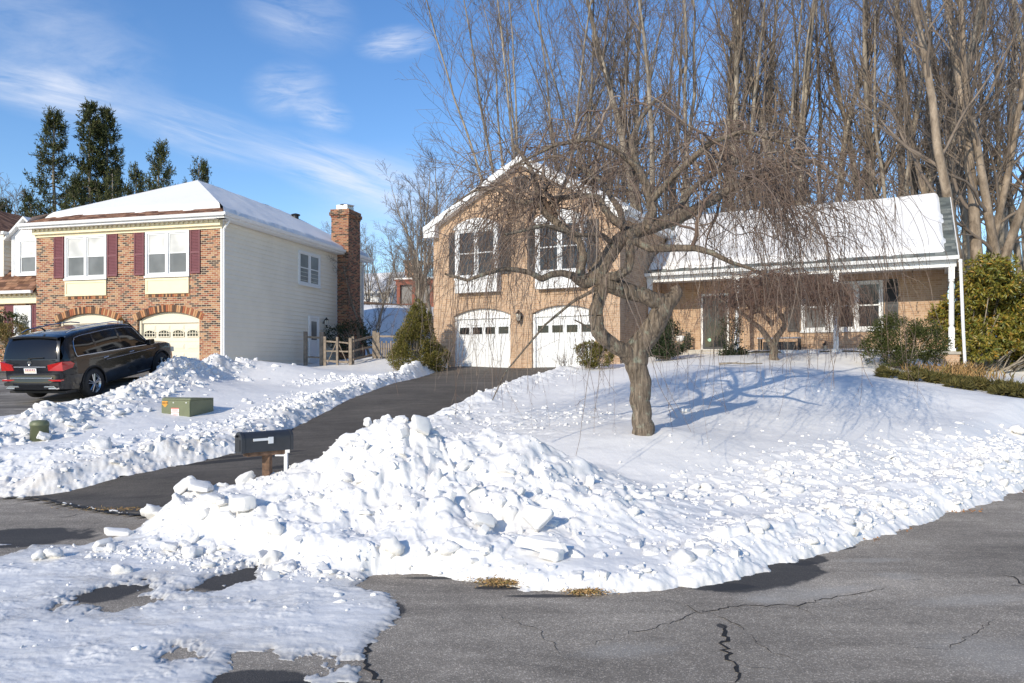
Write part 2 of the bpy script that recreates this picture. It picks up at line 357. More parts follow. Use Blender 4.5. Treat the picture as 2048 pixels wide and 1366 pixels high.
def pile_pts():
    L=[]
    for u,v,d in [(345,1012,9.35),(400,988,9.35),(480,985,9.35),(540,980,9.3),(600,945,9.4),(650,915,9.5),(700,880,9.6),(745,874,9.6),(790,866,9.55),(840,874,9.6),(880,880,9.75),(940,880,9.9),(1000,884,9.9),(1050,893,9.7),(1100,925,9.3),(1160,965,9.0),(1230,1015,8.5),
                  (450,1040,8.5),(600,1000,8.6),(600,1070,7.9),(700,960,8.9),(800,950,8.7),(800,1040,7.9),(900,930,9.2),(900,1010,8.3),(1000,960,8.9),(1000,1050,7.9),(1080,1000,8.5),(900,1090,7.45),(700,1090,7.5),(1000,1105,7.35),(1080,1110,7.35),(1150,1060,7.9),(1130,1130,7.2),(1280,1090,7.8),(520,1085,7.8),(800,1110,7.3)]:
        x,y,z=W(u,v,d);L.append((x,y,z))
    return L
def Bf(x,y):
    b=BR(x,y); s=sdf(STREET,x,y); return b*(1-sstep(-1.6,.0,s))
_pp=pile_pts(); _pz=Bf(np.array([p[0] for p in _pp]),np.array([p[1] for p in _pp]))
_pe=[(p[0],p[1],max(0,p[2]-_pz[i]-.08)) for i,p in enumerate(_pp)]
_ring=[G(250,1085),G(300,1120),G(420,1140),G(560,1150),G(680,1172),G(750,1158),G(850,1152),G(980,1168),G(1075,1186),G(1180,1193),G(1300,1182),G(1430,1172),(3.3,7.8),(2.9,9.0),(2.2,9.9),(1.6,10.6),(.8,11.3),(-.2,11.5),(-1.2,11.2),(-2.0,10.6),(-2.9,10.25),(-3.7,10.0),(-4.3,9.95),(-4.9,9.6),(-5,8.9)]
PR=RBF(_pe+[(x,y,0) for x,y in _ring]+[(x*1.0+(x+1)*.25,9+(y-9)*1.5,0) for x,y in _ring],c=.12,lin=False,reg=.002)
def dl(*a): return [(*W2(u,v,d),h) for u,v,d,h in a]
RIDGES=[(dl((20,1000,11.4,.05),(110,975,11.9,.22),(240,945,12.7,.26),(350,920,13.5,.26),(470,892,14.5,.25),(560,855,16.2,.22),(640,815,18.3,.18),(700,785,20.4,.18),(780,760,23.4,.2),(850,735,26.6,.42),(885,730,28.2,.3)),.45),
 (dl((-80,900,13.5,.3),(20,880,14.6,.35),(100,855,15.6,.38),(180,825,16.8,.42),(260,795,18.4,.42),(320,765,20.5,.32),(370,745,22.3,.5),(430,738,24.5,.5),(480,738,26,.2)),.62),
 (dl((1130,745,24.5,.25),(1060,775,21.5,.22),(1000,795,19.6,.2),(900,850,16.0,.2),(820,880,14.0,.22),(760,890,13.0,.2)),.5),
 ([(EDGE[i][0]*1.0+o[0],EDGE[i][1]+o[1],h) for i,o,h in [(6,(0,.45),.12),(7,(-.15,.45),.13),(8,(-.2,.5),.15),(9,(-.25,.5),.17),(10,(-.35,.4),.2),(11,(-.4,.4),.22),(12,(-.4,.4),.2)]],.32)]
RUBBLE=[(dl((1300,1000,9.3,1),(1500,960,10.3,1),(1700,925,11.6,1),(1900,905,12.6,1),(2048,885,13.4,1),(2300,870,15,.8)),.72),
        (dl((1200,820,15.5,.4),(1050,830,15.5,.8),(950,870,13.5,.9)),1.4),
        (dl((560,840,17.5,.9),(650,800,20.5,.8),(440,880,15.2,.9),(250,925,13.4,.9),(60,950,12.6,1)),1.0),
        (dl((750,762,24.5,.7),(620,770,24,.4)),1.1)]
EXH=[(P(1500,760,19.5)[:2],.22,1.3),(P(1620,790,17.5)[:2],.25,1.6),(P(1340,880,12.8)[:2],.07,.6),(P(1640,850,14.5)[:2],.10,1.2)]
def rub(x,y):
    r=np.zeros(np.shape(x))
    for ln,w in RIDGES:
        d,h=ldist(ln,x,y); r=np.maximum(r,np.exp(-(d/(w*1.5))**2))
    for ln,w in RUBBLE:
        d,h=ldist(ln,x,y); r=np.maximum(r,np.exp(-(d/w)**2)*h)
    return r
def Sf(x,y,full=False):
    x=np.asarray(x,float);y=np.asarray(y,float)
    b=Bf(x,y)
    e=fbm(x*1.7,y*1.7,5,3,.65)*.26+fbm(x*8,y*8,4,23,.7)*.06
    clr=np.maximum(np.maximum(sdf(CLR_A,x,y),sdf(CLR_B,x,y)),np.maximum(sdf(DRIVE,x,y),sdf(NDRIVE,x,y)))
    near=(x>-16)&(x<3)&(y<9.6)
    street=sdf(STREET,x,y)
    ice=sstep(-.1,.25,street)
    hole=np.full(x.shape,-9.)
    for (c,rx,ry,a) in HOLES:
        dx=x-c[0];dy=y-c[1];q=np.sqrt(((dx*math.cos(a)+dy*math.sin(a))/rx)**2+((-dx*math.sin(a)+dy*math.cos(a))/ry)**2)
        hole=np.maximum(hole,(1-q)*min(rx,ry))
    hole=hole+e*.22+np.where(hole>-1,fbm(x*9,y*6,4,71,.65)*.13,0); clr=clr+e*np.where(ice>.5,.45,.5)+np.where(ice>.5,.06*fbm(x*3,y*14,4,91,.6),0)
    pe=np.clip(PR(x,y),0,3); hole=np.where(pe>.025,-9.,hole)
    clr=np.maximum(clr,hole)
    d=-clr                                  # distance outside the cleared asphalt
    T=SN*(1-np.exp(-np.maximum(d,0)/.14))
    Ti=(.022+.016*fbm(x*2.2,y*4,4,41)+.030*np.maximum(fbm(x*4,y*5,5,45,.6)-.12,0))*sstep(0,.10,d)+.004
    pm=sstep(.02,.25,pe)
    ic=ice*(1-pm)
    T=np.where(d>0,T*(1-ic)+Ti*ic,-.05+.05*sstep(-.02,0,-clr))
    z=b+T
    on=sstep(0,.12,d)
    z=z+pe*on
    for ln,w in RIDGES:
        q,h=ldist(ln,x,y); z=z+h*np.exp(-(q/w)**2)*on*(.75+.9*fbm(x*1.1,y*1.1,3,77))*sstep(0,.45,d)
    for c,h,r in EXH: z=z+h*np.exp(-((x-c[0])**2+(y-c[1])**2)/r**2)
    pe0=sstep(.0,.06,pe)
    r=np.maximum(rub(x,y),pe0*.9)*on*sstep(.03,.2,d)
    r=r*(1-ic*.8*(1-pe0))
    far=np.exp(-np.maximum(y-16,0)/25)
    soft=sstep(-.25,.25,fbm(x*.9,y*.9,3,88))
    z=z+r*((.030+.035*soft)*blocks(x*3.2+fbm(x*2,y*2,2,5),y*3.2,3)+.022*blocks(x*8,y*8,8)*soft+.016*fbm(x*14,y*14,3,9))+pm*on*.085*(blocks(x*2.1+.6*fbm(x*1.5,y*1.5,2,15),y*2.1+.6*fbm(x*1.5+4,y*1.5,2,16),13)*soft+fbm(x*3.2,y*3.2,3,17)*.8)
    z=z+pm*on*(.22*fbm(x*1.3,y*1.3,4,61,.55))*sstep(.1,.8,d)
    z=z+on*(1-ic)*(.05*fbm(x*.5,y*.5,3,51)+.012*fbm(x*3,y*3,3,52)*(1-r)+.003*fbm(x*20,y*20,2,53))
    z=z+ic*on*(.008*fbm(x*6,y*9,5,56,.6))
    if full: return z,r,ic,d,pm,b
    return z
# ground sheet: fan-shaped grid, finer near the street
us=np.linspace(-520,2560,1250); ds=np.r_[np.exp(np.linspace(math.log(3.0),math.log(30),900)),np.exp(np.linspace(math.log(30),math.log(95),110))[1:]]
UU,DD=np.meshgrid(us,ds); GX=DD*(UU-HU)/F0; GY=DD
gz,gr,gi,gd,gp,gb=Sf(GX.ravel(),GY.ravel(),True)
nu,nd=len(us),len(ds)
idx=np.arange(nu*nd).reshape(nd,nu)
quads=np.stack([idx[:-1,:-1],idx[:-1,1:],idx[1:,1:],idx[1:,:-1]],-1).reshape(-1,4)
keep=(gd.reshape(-1)[quads].max(1)>-.35)
me=np_mesh('snow',np.c_[GX.ravel(),GY.ravel(),gz],[quads[keep]],True)
a=me.attributes.new('dirt','FLOAT','POINT')
dl_,_=ldist(RIDGES[0][0],GX.ravel(),GY.ravel()); dr_,_=ldist(RIDGES[1][0],GX.ravel(),GY.ravel())
dirt=np.clip(np.exp(-(dl_/.9)**2)*sstep(24,14,GY.ravel())+np.exp(-(dr_/1.0)**2)*.9+gp*.38,0,1)
a.data.foreach_set('value',dirt.astype(np.float32))
a=me.attributes.new('ice','FLOAT','POINT'); a.data.foreach_set('value',np.clip(gi*(1-sstep(.35,.9,gr)),0,1).astype(np.float32))
tag(link('snow',me,M['snow_ground']),kind='structure')
a=me.attributes.new('thin','FLOAT','POINT'); a.data.foreach_set('value',(gi*np.exp(-np.maximum(gd,0)/.13)).astype(np.float32))
def sheet(name,x0,x1,y0,y1,st,mat,polys,lift,kind='structure',pad=.5,snap=False):
    xs=np.arange(x0,x1+st,st);ys=np.arange(y0,y1+st,st);X,Y=np.meshgrid(xs,ys);s=np.max([sdf(p,X.ravel(),Y.ravel()) for p in polys],0)
    if snap:
        xf,yf=X.ravel().copy(),Y.ravel().copy();sd=lambda a,b:np.max([sdf(p,a,b) for p in polys],0)
        for _ in range(3):
            s1=sd(xf,yf);o=(s<0)&(s>-pad*2);gx=(sd(xf+.01,yf)-s1)/.01;gy=(sd(xf,yf+.01)-s1)/.01;xf=np.where(o,xf-gx*s1,xf);yf=np.where(o,yf-gy*s1,yf)
        X,Y=xf.reshape(X.shape),yf.reshape(Y.shape)
    Z=Bf(X.ravel(),Y.ravel())+lift
    I=np.arange(X.size).reshape(X.shape);q=np.stack([I[:-1,:-1],I[:-1,1:],I[1:,1:],I[1:,:-1]],-1).reshape(-1,4)
    q=q[s[q].max(1)>-pad]
    used=np.unique(q);mp=np.zeros(X.size,int);mp[used]=np.arange(len(used))
    me=np_mesh(name,np.c_[X.ravel(),Y.ravel(),Z][used],[mp[q]],True)
    return tag(link(name,me,mat),kind=kind)
n=asphalt('street_asphalt',(.315,.27,.215),.5)
def over(n,masks,col,amt):
    for mk in masks:
        n.c=n.mix(n.math('MULTIPLY',n.math('MINIMUM',n.math('MAXIMUM',mk,0.0),1.0),amt),n.c,col)
g=lambda u,v:G(u,v)
wet=[(*g(1530,1150),.78,.34,.62),(*g(1440,1174),.30,.10,.1),(*g(1612,1120),.30,.16,.55),(*g(1690,1096),.18,.06,.5),(*g(1010,1176),.25,.05,0),(*g(880,1156),.35,.04,0),(*g(30,1075),.85,.5,.1),(*g(770,1225),.16,.30,.1),(*g(640,1385),.6,.16,0),(*g(470,1370),.5,.2,.3),(*g(1090,1192),.3,.05,0),(*g(222,1178),.36,.36,.25),(*g(460,1158),.3,.45,.2),(*g(550,1118),.3,.4,0),(*g(1444,1252),.04,.05,0)]
over(n,[ell_mask(n,n.v,cx,cy,rx,ry,an,.55,.07,2.6) for cx,cy,rx,ry,an in wet],(.040,.040,.042),.88)
lite=[(*g(1590,1190),.45,.2,.3),(*g(1530,1200),.16,.08,.1),(*g(1680,1180),.35,.08,.4),(*g(1950,1200),.5,.12,.2),(*g(1250,1300),.3,.12,.2),(*g(1100,1150+60),.0001,.0001,0),(*g(1795,1152),.17,.12,0),(*g(1760,1120),.35,.08,.1),(*g(2000,1310),.4,.35,0)]
over(n,[ell_mask(n,n.v,cx,cy,rx,ry,an,.8,.45,5) for cx,cy,rx,ry,an in lite],(.50,.47,.42),.28)
n.base(n.c); M['road']=n.m
sheet('road',-22,24,-12,24,.25,M['road'],[STREET],0,pad=2.2)
n=asphalt('driveway_asphalt',(.105,.092,.077),.35)
dd=[(W2(440,925,13.2),1.3,.12,.25),(W2(500,905,13.6),1.0,.10,.2),(W2(620,925,12.6),.9,.16,.1),(W2(640,940,12.2),.7,.12,-.2),(W2(420,1005,10.6),.35,.1,0)]  # long dark streaks: shadows across the driveway, painted into its asphalt colour
over(n,[ell_mask(n,n.v,c[0],c[1],rx,ry,an,.4,.12,2.5) for c,rx,ry,an in dd],(.02,.02,.022),.8)
n.base(n.c); M['drive']=n.m
o=sheet('driveway',-9,4,9,31,.1,M['drive'],[DRIVE],.016,pad=.1,snap=True)
n=asphalt('worn_driveway_asphalt',(.20,.185,.165),.3); x=n.noise(1.2,6,.7,n.co('Object',scale=(.25,2.5,1),rot=(0,0,.35))); n.c=n.mix(.8,n.c,n.mix(1.0,n.c,n.ramp(x.outputs[0],[(.38,.45),(.6,1.25)]),'MULTIPLY')); n.base(n.c)
sheet('neighbour_driveway',-40,-9,14,31,.35,n.m,[NDRIVE],.004,pad=.6)
# seams and cracks in the asphalt: shallow tar-dark grooves laid as narrow ragged strips
def crack(pts, w, mat, lift, seed, name='road_crack', jag=.03):
    r=random.Random(seed); out=[]
    for (a,b) in zip(pts[:-1],pts[1:]):
        L=math.dist(a,b);k=max(2,int(L/.05))
        for i in range(k): t=i/k; out.append((a[0]+(b[0]-a[0])*t+r.uniform(-jag,jag),a[1]+(b[1]-a[1])*t+r.uniform(-jag,jag)))
    out.append(pts[-1]); out=np.array(out); z=Bf(out[:,0],out[:,1])+lift
    V=[];Fq=[]
    for i,p in enumerate(out):
        q=out[min(i+1,len(out)-1)]-out[max(i-1,0)];q=q/(np.linalg.norm(q)+1e-9);nn=np.array([-q[1],q[0]])
        ww=w*r.uniform(.35,1.2)*min(1,(i+1)/4,(len(out)-i)/4)
        V+=[(p[0]+nn[0]*ww,p[1]+nn[1]*ww,z[i]),(p[0]-nn[0]*ww,p[1]-nn[1]*ww,z[i])]
        if i: Fq.append((2*i-2,2*i-1,2*i+1,2*i))
    return V,Fq
M['tar']=simple('crack_tar',(.018,.017,.016),.8,.3,20)
cv=[];cf=[]
for k,(pl,w) in enumerate([([(1400,1225),(1470,1213),(1590,1211),(1660,1198),(1768,1177)],.006),([(1444,1248),(1452,1270),(1446,1290),(1460,1318),(1478,1330),(1470,1366)],.016),([(1400,1222),(1455,1240),(1488,1262)],.006),
      ([(1230,1272),(1300,1258),(1400,1225)],.004),([(1985,1146),(2020,1152),(2050,1172),(2150,1190)],.009),([(1815,1161),(1865,1163)],.006),([(1590,1211),(1640,1235)],.004),([(2000,1171),(2060,1172)],.006),([(1380,1213),(1408,1228)],.012),([(1190,1290),(1230,1272)],.004),([(1488,1262),(1530,1300),(1620,1330)],.003),([(1660,1198),(1700,1215),(1790,1222)],.003),([(1478,1330),(1530,1338),(1560,1340)],.004),([(1790,1290),(1900,1300),(1990,1240)],.003),([(990,1230),(1080,1260),(1120,1310)],.003),([(760,1200),(735,1290),(730,1330),(760,1370)],.02),([(20,1011),(60,1004)],.012),([(120,1036),(165,1028)],.015),([(185,1047),(200,1046)],.02)]):
    V,Fq=crack([G(*p) for p in pl],w,None,.004,k); o0=len(cv); cv+=V; cf+=[tuple(o0+i for i in q) for q in Fq]
me=bpy.data.meshes.new('road_cracks'); me.from_pydata(cv,[],cf); tag(link('road_cracks',me,M['tar']),kind='structure')
V,Fq=crack([G(15,992),G(80,998),G(150,1014),G(220,1028),G(330,1036)],.04,None,.020,99)
me=bpy.data.meshes.new('driveway_seam'); me.from_pydata(V,[],Fq); tag(link('driveway_seam',me,M['tar']),kind='structure')
far=MB(); far.box(-700,700,-700,900,-3,-2.2); tag(far.build('far_ground',M['snow']),kind='structure')
# ------------------------------------------------------------------ building helpers (house space: X right along front, Y back, Z relative to eye level, shifted at build)
def wall_front(y, x0, x1, z0, ztop, ops, th=.28, name='wall', mat=None, parent=None, dz=0, step=.12):
    """front wall with openings; ops: (xa,xb,za,zspring,ztop_centre)"""
    m=MB(); xs={x0,x1}
    for a,b,za,zs,zt in ops:
        k=14 if zt>zs else 1
        for i in range(k+1): xs.add(round(a+(b-a)*i/k,4))
    ex=getattr(ztop,'xs',[]) if callable(ztop) else []
    for e in (ZB.get(name,[])): xs.add(e)
    xs=sorted(xs); zt_=(ztop if callable(ztop) else (lambda x:ztop))
    def arc(o,x):
        a,b,za,zs,zt=o
        if zt<=zs: return zs
        h=zt-zs;c=(b-a)/2;R=(c*c+h*h)/(2*h);return zt-R+math.sqrt(max(0,R*R-(x-(a+b)/2)**2))
    for xa,xb in zip(xs[:-1],xs[1:]):
        mid=(xa+xb)/2; os_=sorted([o for o in ops if o[0]<mid<o[1]],key=lambda o:o[2]); zc=(z0,z0)
        for o in os_:
            if o[2]>zc[0]+1e-4: m.face([(xa,y,zc[0]),(xb,y,zc[1]),(xb,y,o[2]),(xa,y,o[2])])
            za_,zb_=arc(o,xa),arc(o,xb)
            m.face([(xa,y,za_),(xb,y,zb_),(xb,y+th,zb_),(xa,y+th,za_)])
            if o[2]>z0+.01: m.face([(xa,y,o[2]),(xb,y,o[2]),(xb,y+th,o[2]),(xa,y+th,o[2])])
            zc=(za_,zb_)
        m.face([(xa,y,zc[0]),(xb,y,zc[1]),(xb,y,zt_(xb)),(xa,y,zt_(xa))])
    for a,b,za,zs,zt in ops:
        m.face([(a,y,za),(a,y+th,za),(a,y+th,zs),(a,y,zs)]); m.face([(b,y,za),(b,y+th,za),(b,y+th,zs),(b,y,zs)])
    return m.build(name,mat,parent,dz=dz)
ZB={}
def window(parent, x0,x1,z0,z1, y, dz, glass_top, glass_bot, nb=2, fr=.085, mat='whitev', dep=.10, lites=False):
    """a frame set in the wall plane y (front face proud by 2cm) with sashes and panes"""
    f=MB(); yf=y-.025; yb=y+dep
    f.box(x0,x1,yf,yb,z1-fr,z1); f.box(x0,x1,yf,yb,z0,z0+fr*.9); f.box(x0-.03,x1+.03,yf-.04,yf-.001,z0-.05,z0+.02)
    f.box(x0,x0+fr,yf,yb,z0+fr*.9,z1-fr); f.box(x1-fr,x1,yf,yb,z0+fr*.9,z1-fr)
    w=(x1-x0-2*fr)
    for i in range(1,nb): c=x0+fr+w*i/nb; f.box(c-fr*.62,c+fr*.62,yf,yb,z0+fr*.9,z1-fr)
    fo=f.build('window',M[mat],parent,dz=dz)
    for i in range(nb):
        a=x0+fr+w*i/nb+(fr*.62 if i else 0)+.004; b=x0+fr+w*(i+1)/nb-(fr*.62 if i<nb-1 else 0)-.004; zm=(z0+z1)/2+.01; t=.045
        s=MB(); lo,hi=z0+fr*.9+.003,z1-fr-.003
        ys=y+.005
        s.box(a,b,ys,ys+.03,hi-t,hi); s.box(a,b,ys,ys+.03,zm-t/2,zm+t/2); s.box(a,a+t,ys,ys+.03,zm+t/2,hi-t); s.box(b-t,b,ys,ys+.03,zm+t/2,hi-t)
        s.box(a,b,ys+.012,ys+.04,lo,lo+t*1.2); s.box(a,a+t,ys+.012,ys+.04,lo+t*1.2,zm-t/2); s.box(b-t,b,ys+.012,ys+.04,lo+t*1.2,zm-t/2)
        s.build('sash',M[mat],fo,dz=dz)
        MB().box(a+t*.5,b-t*.5,ys+.018,ys+.024,zm,hi-t*.5).build('pane',M[glass_top],fo,dz=dz)
        MB().box(a+t*.5,b-t*.5,ys+.026,ys+.032,lo+t*.5,zm-.004).build('pane',M[glass_bot],fo,dz=dz)
    return fo
def shutter(parent,x0,x1,z0,z1,y,dz,mat,panels=False):
    m=MB(); t=.05; ya,yb=y-.045,y-.004
    m.box(x0,x0+t,ya,yb,z0,z1); m.box(x1-t,x1,ya,yb,z0,z1)
    zm=z0+(z1-z0)*.47
    for a,b in ((z0,z0+.07),(zm-.035,zm+.035),(z1-.07,z1)): m.box(x0+t,x1-t,ya,yb,a,b)
    for a,b in ((z0+.07,zm-.035),(zm+.035,z1-.07)):
        k=max(4,int((b-a)/.055)); 
        for i in range(k):
            za=a+(b-a)*i/k; zb=a+(b-a)*(i+1)/k
            n=len(m.v); m.v+=[(x0+t,ya+.006,za),(x1-t,ya+.006,za),(x1-t,yb-.012,zb),(x0+t,yb-.012,zb)]; m.f.append((n,n+1,n+2,n+3))
            n=len(m.v); m.v+=[(x0+t,ya+.006,zb),(x1-t,ya+.006,zb),(x1-t,yb-.012,zb),(x0+t,yb-.012,zb)]; m.f.append((n,n+1,n+2,n+3))
    return m.build('shutter',M[mat],parent,dz=dz)
def arcz(a,b,zs,zt,x):
    h=zt-zs;c=(b-a)/2;R=(c*c+h*h)/(2*h);return zt-R+math.sqrt(max(0,R*R-(x-(a+b)/2)**2))
def garage(parent,a,b,z0,zs,zt,y,dz,mat,rows,winrow,winz,nwin,arched,cols=4,jamb='white',panels=True):
    yd=y+.20
    j=MB(); j.box(a+.002,a+.10,y+.10,y+.24,z0,zs-.02); j.box(b-.10,b-.002,y+.10,y+.24,z0,zs-.02)
    K=16
    for i in range(K):
        xa=a+.1+(b-a-.2)*i/K;xb=a+.1+(b-a-.2)*(i+1)/K
        za=arcz(a,b,zs,zt,xa)-.004;zb=arcz(a,b,zs,zt,xb)-.004
        n=len(j.v); j.v+=[(xa,y+.14,zs-.13),(xb,y+.14,zs-.13),(xb,y+.14,zb),(xa,y+.14,za)]; j.f.append((n,n+1,n+2,n+3))
    j.build('door_frame',M[jamb],parent,dz=dz)
    d=MB(); H=(zs-.02-z0); top=zs-.13
    d.box(a+.10,b-.10,yd+.012,yd+.05,z0,top)
    hs=(top-z0)/rows; w=(b-a-.2)/cols
    for r in range(rows):
        zb=z0+r*hs
        d.box(a+.10,b-.10,yd,yd+.011,zb+.008,zb+hs-.008)
        if panels:
            for c in range(cols):
                xa=a+.10+c*w+.07; xb=a+.10+(c+1)*w-.07
                if r==winrow: continue
                d.box(xa,xb,yd-.012,yd-.001,zb+.09,zb+hs-.09); d.box(xa+.03,xb-.03,yd-.02,yd-.013,zb+.12,zb+hs-.12)
    do=d.build('garage_door',M[mat],parent,dz=dz,bevel=0)
    for c in range(nwin):
        w=(b-a-.2)/nwin; xc=a+.10+(c+.5)*w; hw=.235 if arched else .215
        p=MB(); 
        if arched:
            pl=[(xc-hw,winz[0]),(xc+hw,winz[0])]+[(xc+hw*math.cos(t),winz[0]+.12+.11*math.sin(t)) for t in np.linspace(0,math.pi,9)]
            p.prism(pl,yd-.026,yd-.022)
            p.build('pane',M['glass_black'],do,dz=dz)
            q=MB()
            for k in (-.5,0,.5): q.box(xc+k*hw*1.05-.012,xc+k*hw*1.05+.012,yd-.036,yd-.027,winz[0],winz[0]+.2)
            q.box(xc-hw,xc+hw,yd-.036,yd-.027,winz[0]+.1,winz[0]+.124)
            q.box(xc-hw-.025,xc+hw+.025,yd-.04,yd-.022,winz[0]-.03,winz[0]); q.box(xc-hw-.025,xc-hw,yd-.04,yd-.022,winz[0],winz[0]+.13);q.box(xc+hw,xc+hw+.025,yd-.04,yd-.022,winz[0],winz[0]+.13)
            ts=np.linspace(0,math.pi,9)
            for t0,t1 in zip(ts[:-1],ts[1:]):
                q.prism([(xc+hw*math.cos(t0),winz[0]+.12+.11*math.sin(t0)),(xc+(hw+.03)*math.cos(t0),winz[0]+.12+.14*math.sin(t0)),(xc+(hw+.03)*math.cos(t1),winz[0]+.12+.14*math.sin(t1)),(xc+hw*math.cos(t1),winz[0]+.12+.11*math.sin(t1))],yd-.04,yd-.021)
            q.build('window_grille',M[mat],do,dz=dz)
        else:
            p.box(xc-hw,xc+hw,yd-.010,yd-.002,winz[0],winz[1]); p.build('pane',M['glass_black'],do,dz=dz)
            q=MB(); t=.03
            q.box(xc-hw-t,xc+hw+t,yd-.018,yd-.001,winz[1],winz[1]+t);q.box(xc-hw-t,xc+hw+t,yd-.018,yd-.001,winz[0]-t,winz[0]);q.box(xc-hw-t,xc-hw,yd-.018,yd-.001,winz[0],winz[1]);q.box(xc+hw,xc+hw+t,yd-.018,yd-.001,winz[0],winz[1])
            q.build('window_frame',M[mat],do,dz=dz)
    s=MB(); s.box(a+.1,b-.1,yd-.01,yd+.03,z0-.02,z0+.03); s.build('weather_strip',M['black'],do,dz=dz)
    return do
def lantern(parent,x,y,z,dz,mat='bronze',ax='y',s=1.0):
    """carriage lantern on a wall; ax: the way it stands out"""
    def q(dx,dy,dzz): return (x+dx,y-dy,z+dzz) if ax=='y' else (x+dy,y+dx,z+dzz)
    m=MB(); m.bar(q(0,0,-.02),q(0,.02,-.02),.05*s,10); m.bar(q(0,.01,.02),q(0,.10*s,.12*s),.012*s,6); m.bar(q(0,.10*s,.12*s),q(0,.13*s,.10*s),.012*s,6)
    c=q(0,.13*s,0); 
    m.lathe([(.02*s,.17*s),(.035*s,.14*s),(.085*s,.08*s),(.08*s,.07*s)],c,6); m.lathe([(.045*s,-.12*s),(.055*s,-.10*s),(.02*s,-.16*s),(.008*s,-.19*s)][::-1],c,6)
    for k in range(6):
        t=2*math.pi*k/6; m.bar((c[0]+.074*s*math.cos(t),c[1]+.074*s*math.sin(t),c[2]+.08*s),(c[0]+.05*s*math.cos(t),c[1]+.05*s*math.sin(t),c[2]-.11*s),.006*s,4)
    o=m.build('wall_lantern',M[mat],parent,dz=dz)
    MB().lathe([(.046*s,-.10*s),(.068*s,.07*s)],c,6).build('lamp_glass',M['lampglass'],o,dz=dz); return o
def gutter_x(m,x0,x1,y,z,s=.12):   # K style gutter along X, front lip at y
    m.prism([(y,z),(y+s,z),(y+s,z-s*.95),(y+.04,z-s*.95),(y+.015,z-.05)],x0,x1,'x')
def gutter_y(m,y0,y1,x,z,s=.12):   # along Y, outer lip at x (outward = +x)
    m.prism([(x,z),(x-s,z),(x-s,z-s*.95),(x-.04,z-s*.95),(x-.015,z-.05)],y0,y1,'y')
def slab(m,pts,t):
    """thick plate under a roof plane: pts counter-clockwise top outline"""
    n=len(m.v);k=len(pts); m.v+=[tuple(p) for p in pts]+[(p[0],p[1],p[2]-t) for p in pts]
    m.f.append(tuple(range(n,n+k))); m.f.append(tuple(range(n+2*k-1,n+k-1,-1)))
    for i in range(k): j=(i+1)%k; m.f.append((n+i,n+j,n+k+j,n+k+i))
def snow_blanket(name,parent,dz,A,B,C,D,t,edge,seed,nx=90,ny=36,mat='snow_roof',jag=.06,wav=.06):
    """snow lying on the roof quad A(eave left) B(eave right) C(ridge right) D(ridge left), rounded at its rim; edge=(left,eave,right,top) bare margins in metres"""
    A,B,C,D=[np.array(p,float) for p in (A,B,C,D)]
    s=np.linspace(0,1,nx);r=np.linspace(0,1,ny);S,R=np.meshgrid(s,r)
    P0=((A[None,None]*(1-S[...,None])+B[None,None]*S[...,None])*(1-R[...,None])+(D[None,None]*(1-S[...,None])+C[None,None]*S[...,None])*R[...,None])
    wx=np.linalg.norm(B-A);wy=np.linalg.norm((D+C)/2-(A+B)/2)
    nz=lambda a,k:fbm(a*1.6+seed,a*0+k+.5,4,seed+k)*jag*2
    dL=S*wx-edge[0]+nz(R*wy,1);dE=R*wy-edge[1]+nz(S*wx,2);dR=(1-S)*wx-edge[2]+nz(R*wy,3);dT=(1-R)*wy-edge[3]
    mm=np.minimum(np.minimum(dL,dR),np.minimum(dE,dT)); 
    w=.13; prof=np.sqrt(np.clip(1-np.clip(1-mm/w,0,1)**2,0,1))
    Hh=t*prof+wav*fbm(S*wx*.5,R*wy*.5,3,seed)*prof
    inside=mm>-.06
    P0[...,2]+=np.where(mm>0,Hh+.004,-.03)
    P0[...,2]-=dz
    I=np.arange(nx*ny).reshape(ny,nx);q=np.stack([I[:-1,:-1],I[:-1,1:],I[1:,1:],I[1:,:-1]],-1).reshape(-1,4)
    q=q[inside.reshape(-1)[q].any(1)]
    me=np_mesh(name,P0.reshape(-1,3),[q],True); return link(name,me,M[mat],parent)
# =================================================================== main house
MZ=-.2
H=empty('house',(3.744,26,CH+MZ),math.atan2(-.4645,.8856))
tag(H,'tan brick split-level house with a white-garage gable and a long snow-covered porch wing','house')
def Z(m,name,mat,par=None,**k): return m.build(name,M[mat] if isinstance(mat,str) else mat,par or H,dz=MZ,**k)
XL,XC,EZ=-7.72,-3.86,5.42
sl=(7.50-EZ)/(3.86+.0)
ztop=lambda x: EZ-.02+(3.86-abs(x-XC))*sl
ZB['front_wall']=[XC]
W1=(-6.55,-4.70,3.30,5.16);W2_=(-3.13,-1.22,3.30,5.16)
wall_front(0,XL,0,-.45,ztop,[(-6.79,-4.30,-.13,1.90,2.16),(-3.41,-.92,-.13,1.90,2.16),(W1[0]+.05,W1[1]-.05,2.9,5.2,5.2),(W2_[0]+.05,W2_[1]-.05,2.9,5.2,5.2)],name='front_wall',mat=M['brick_tan'],parent=H,dz=MZ)
m=MB(); m.face([(0,0,-.45),(0,9.5,-.45),(0,9.5,EZ),(0,0,EZ)]); m.face([(XL,0,-.45),(XL,9.5,-.45),(XL,9.5,EZ),(XL,0,EZ)]); m.face([(XL,9.5,-.45),(0,9.5,-.45),(0,9.5,EZ),(XC,9.5,7.5),(XL,9.5,EZ)])
Z(m,'side_wall','brick_tan')
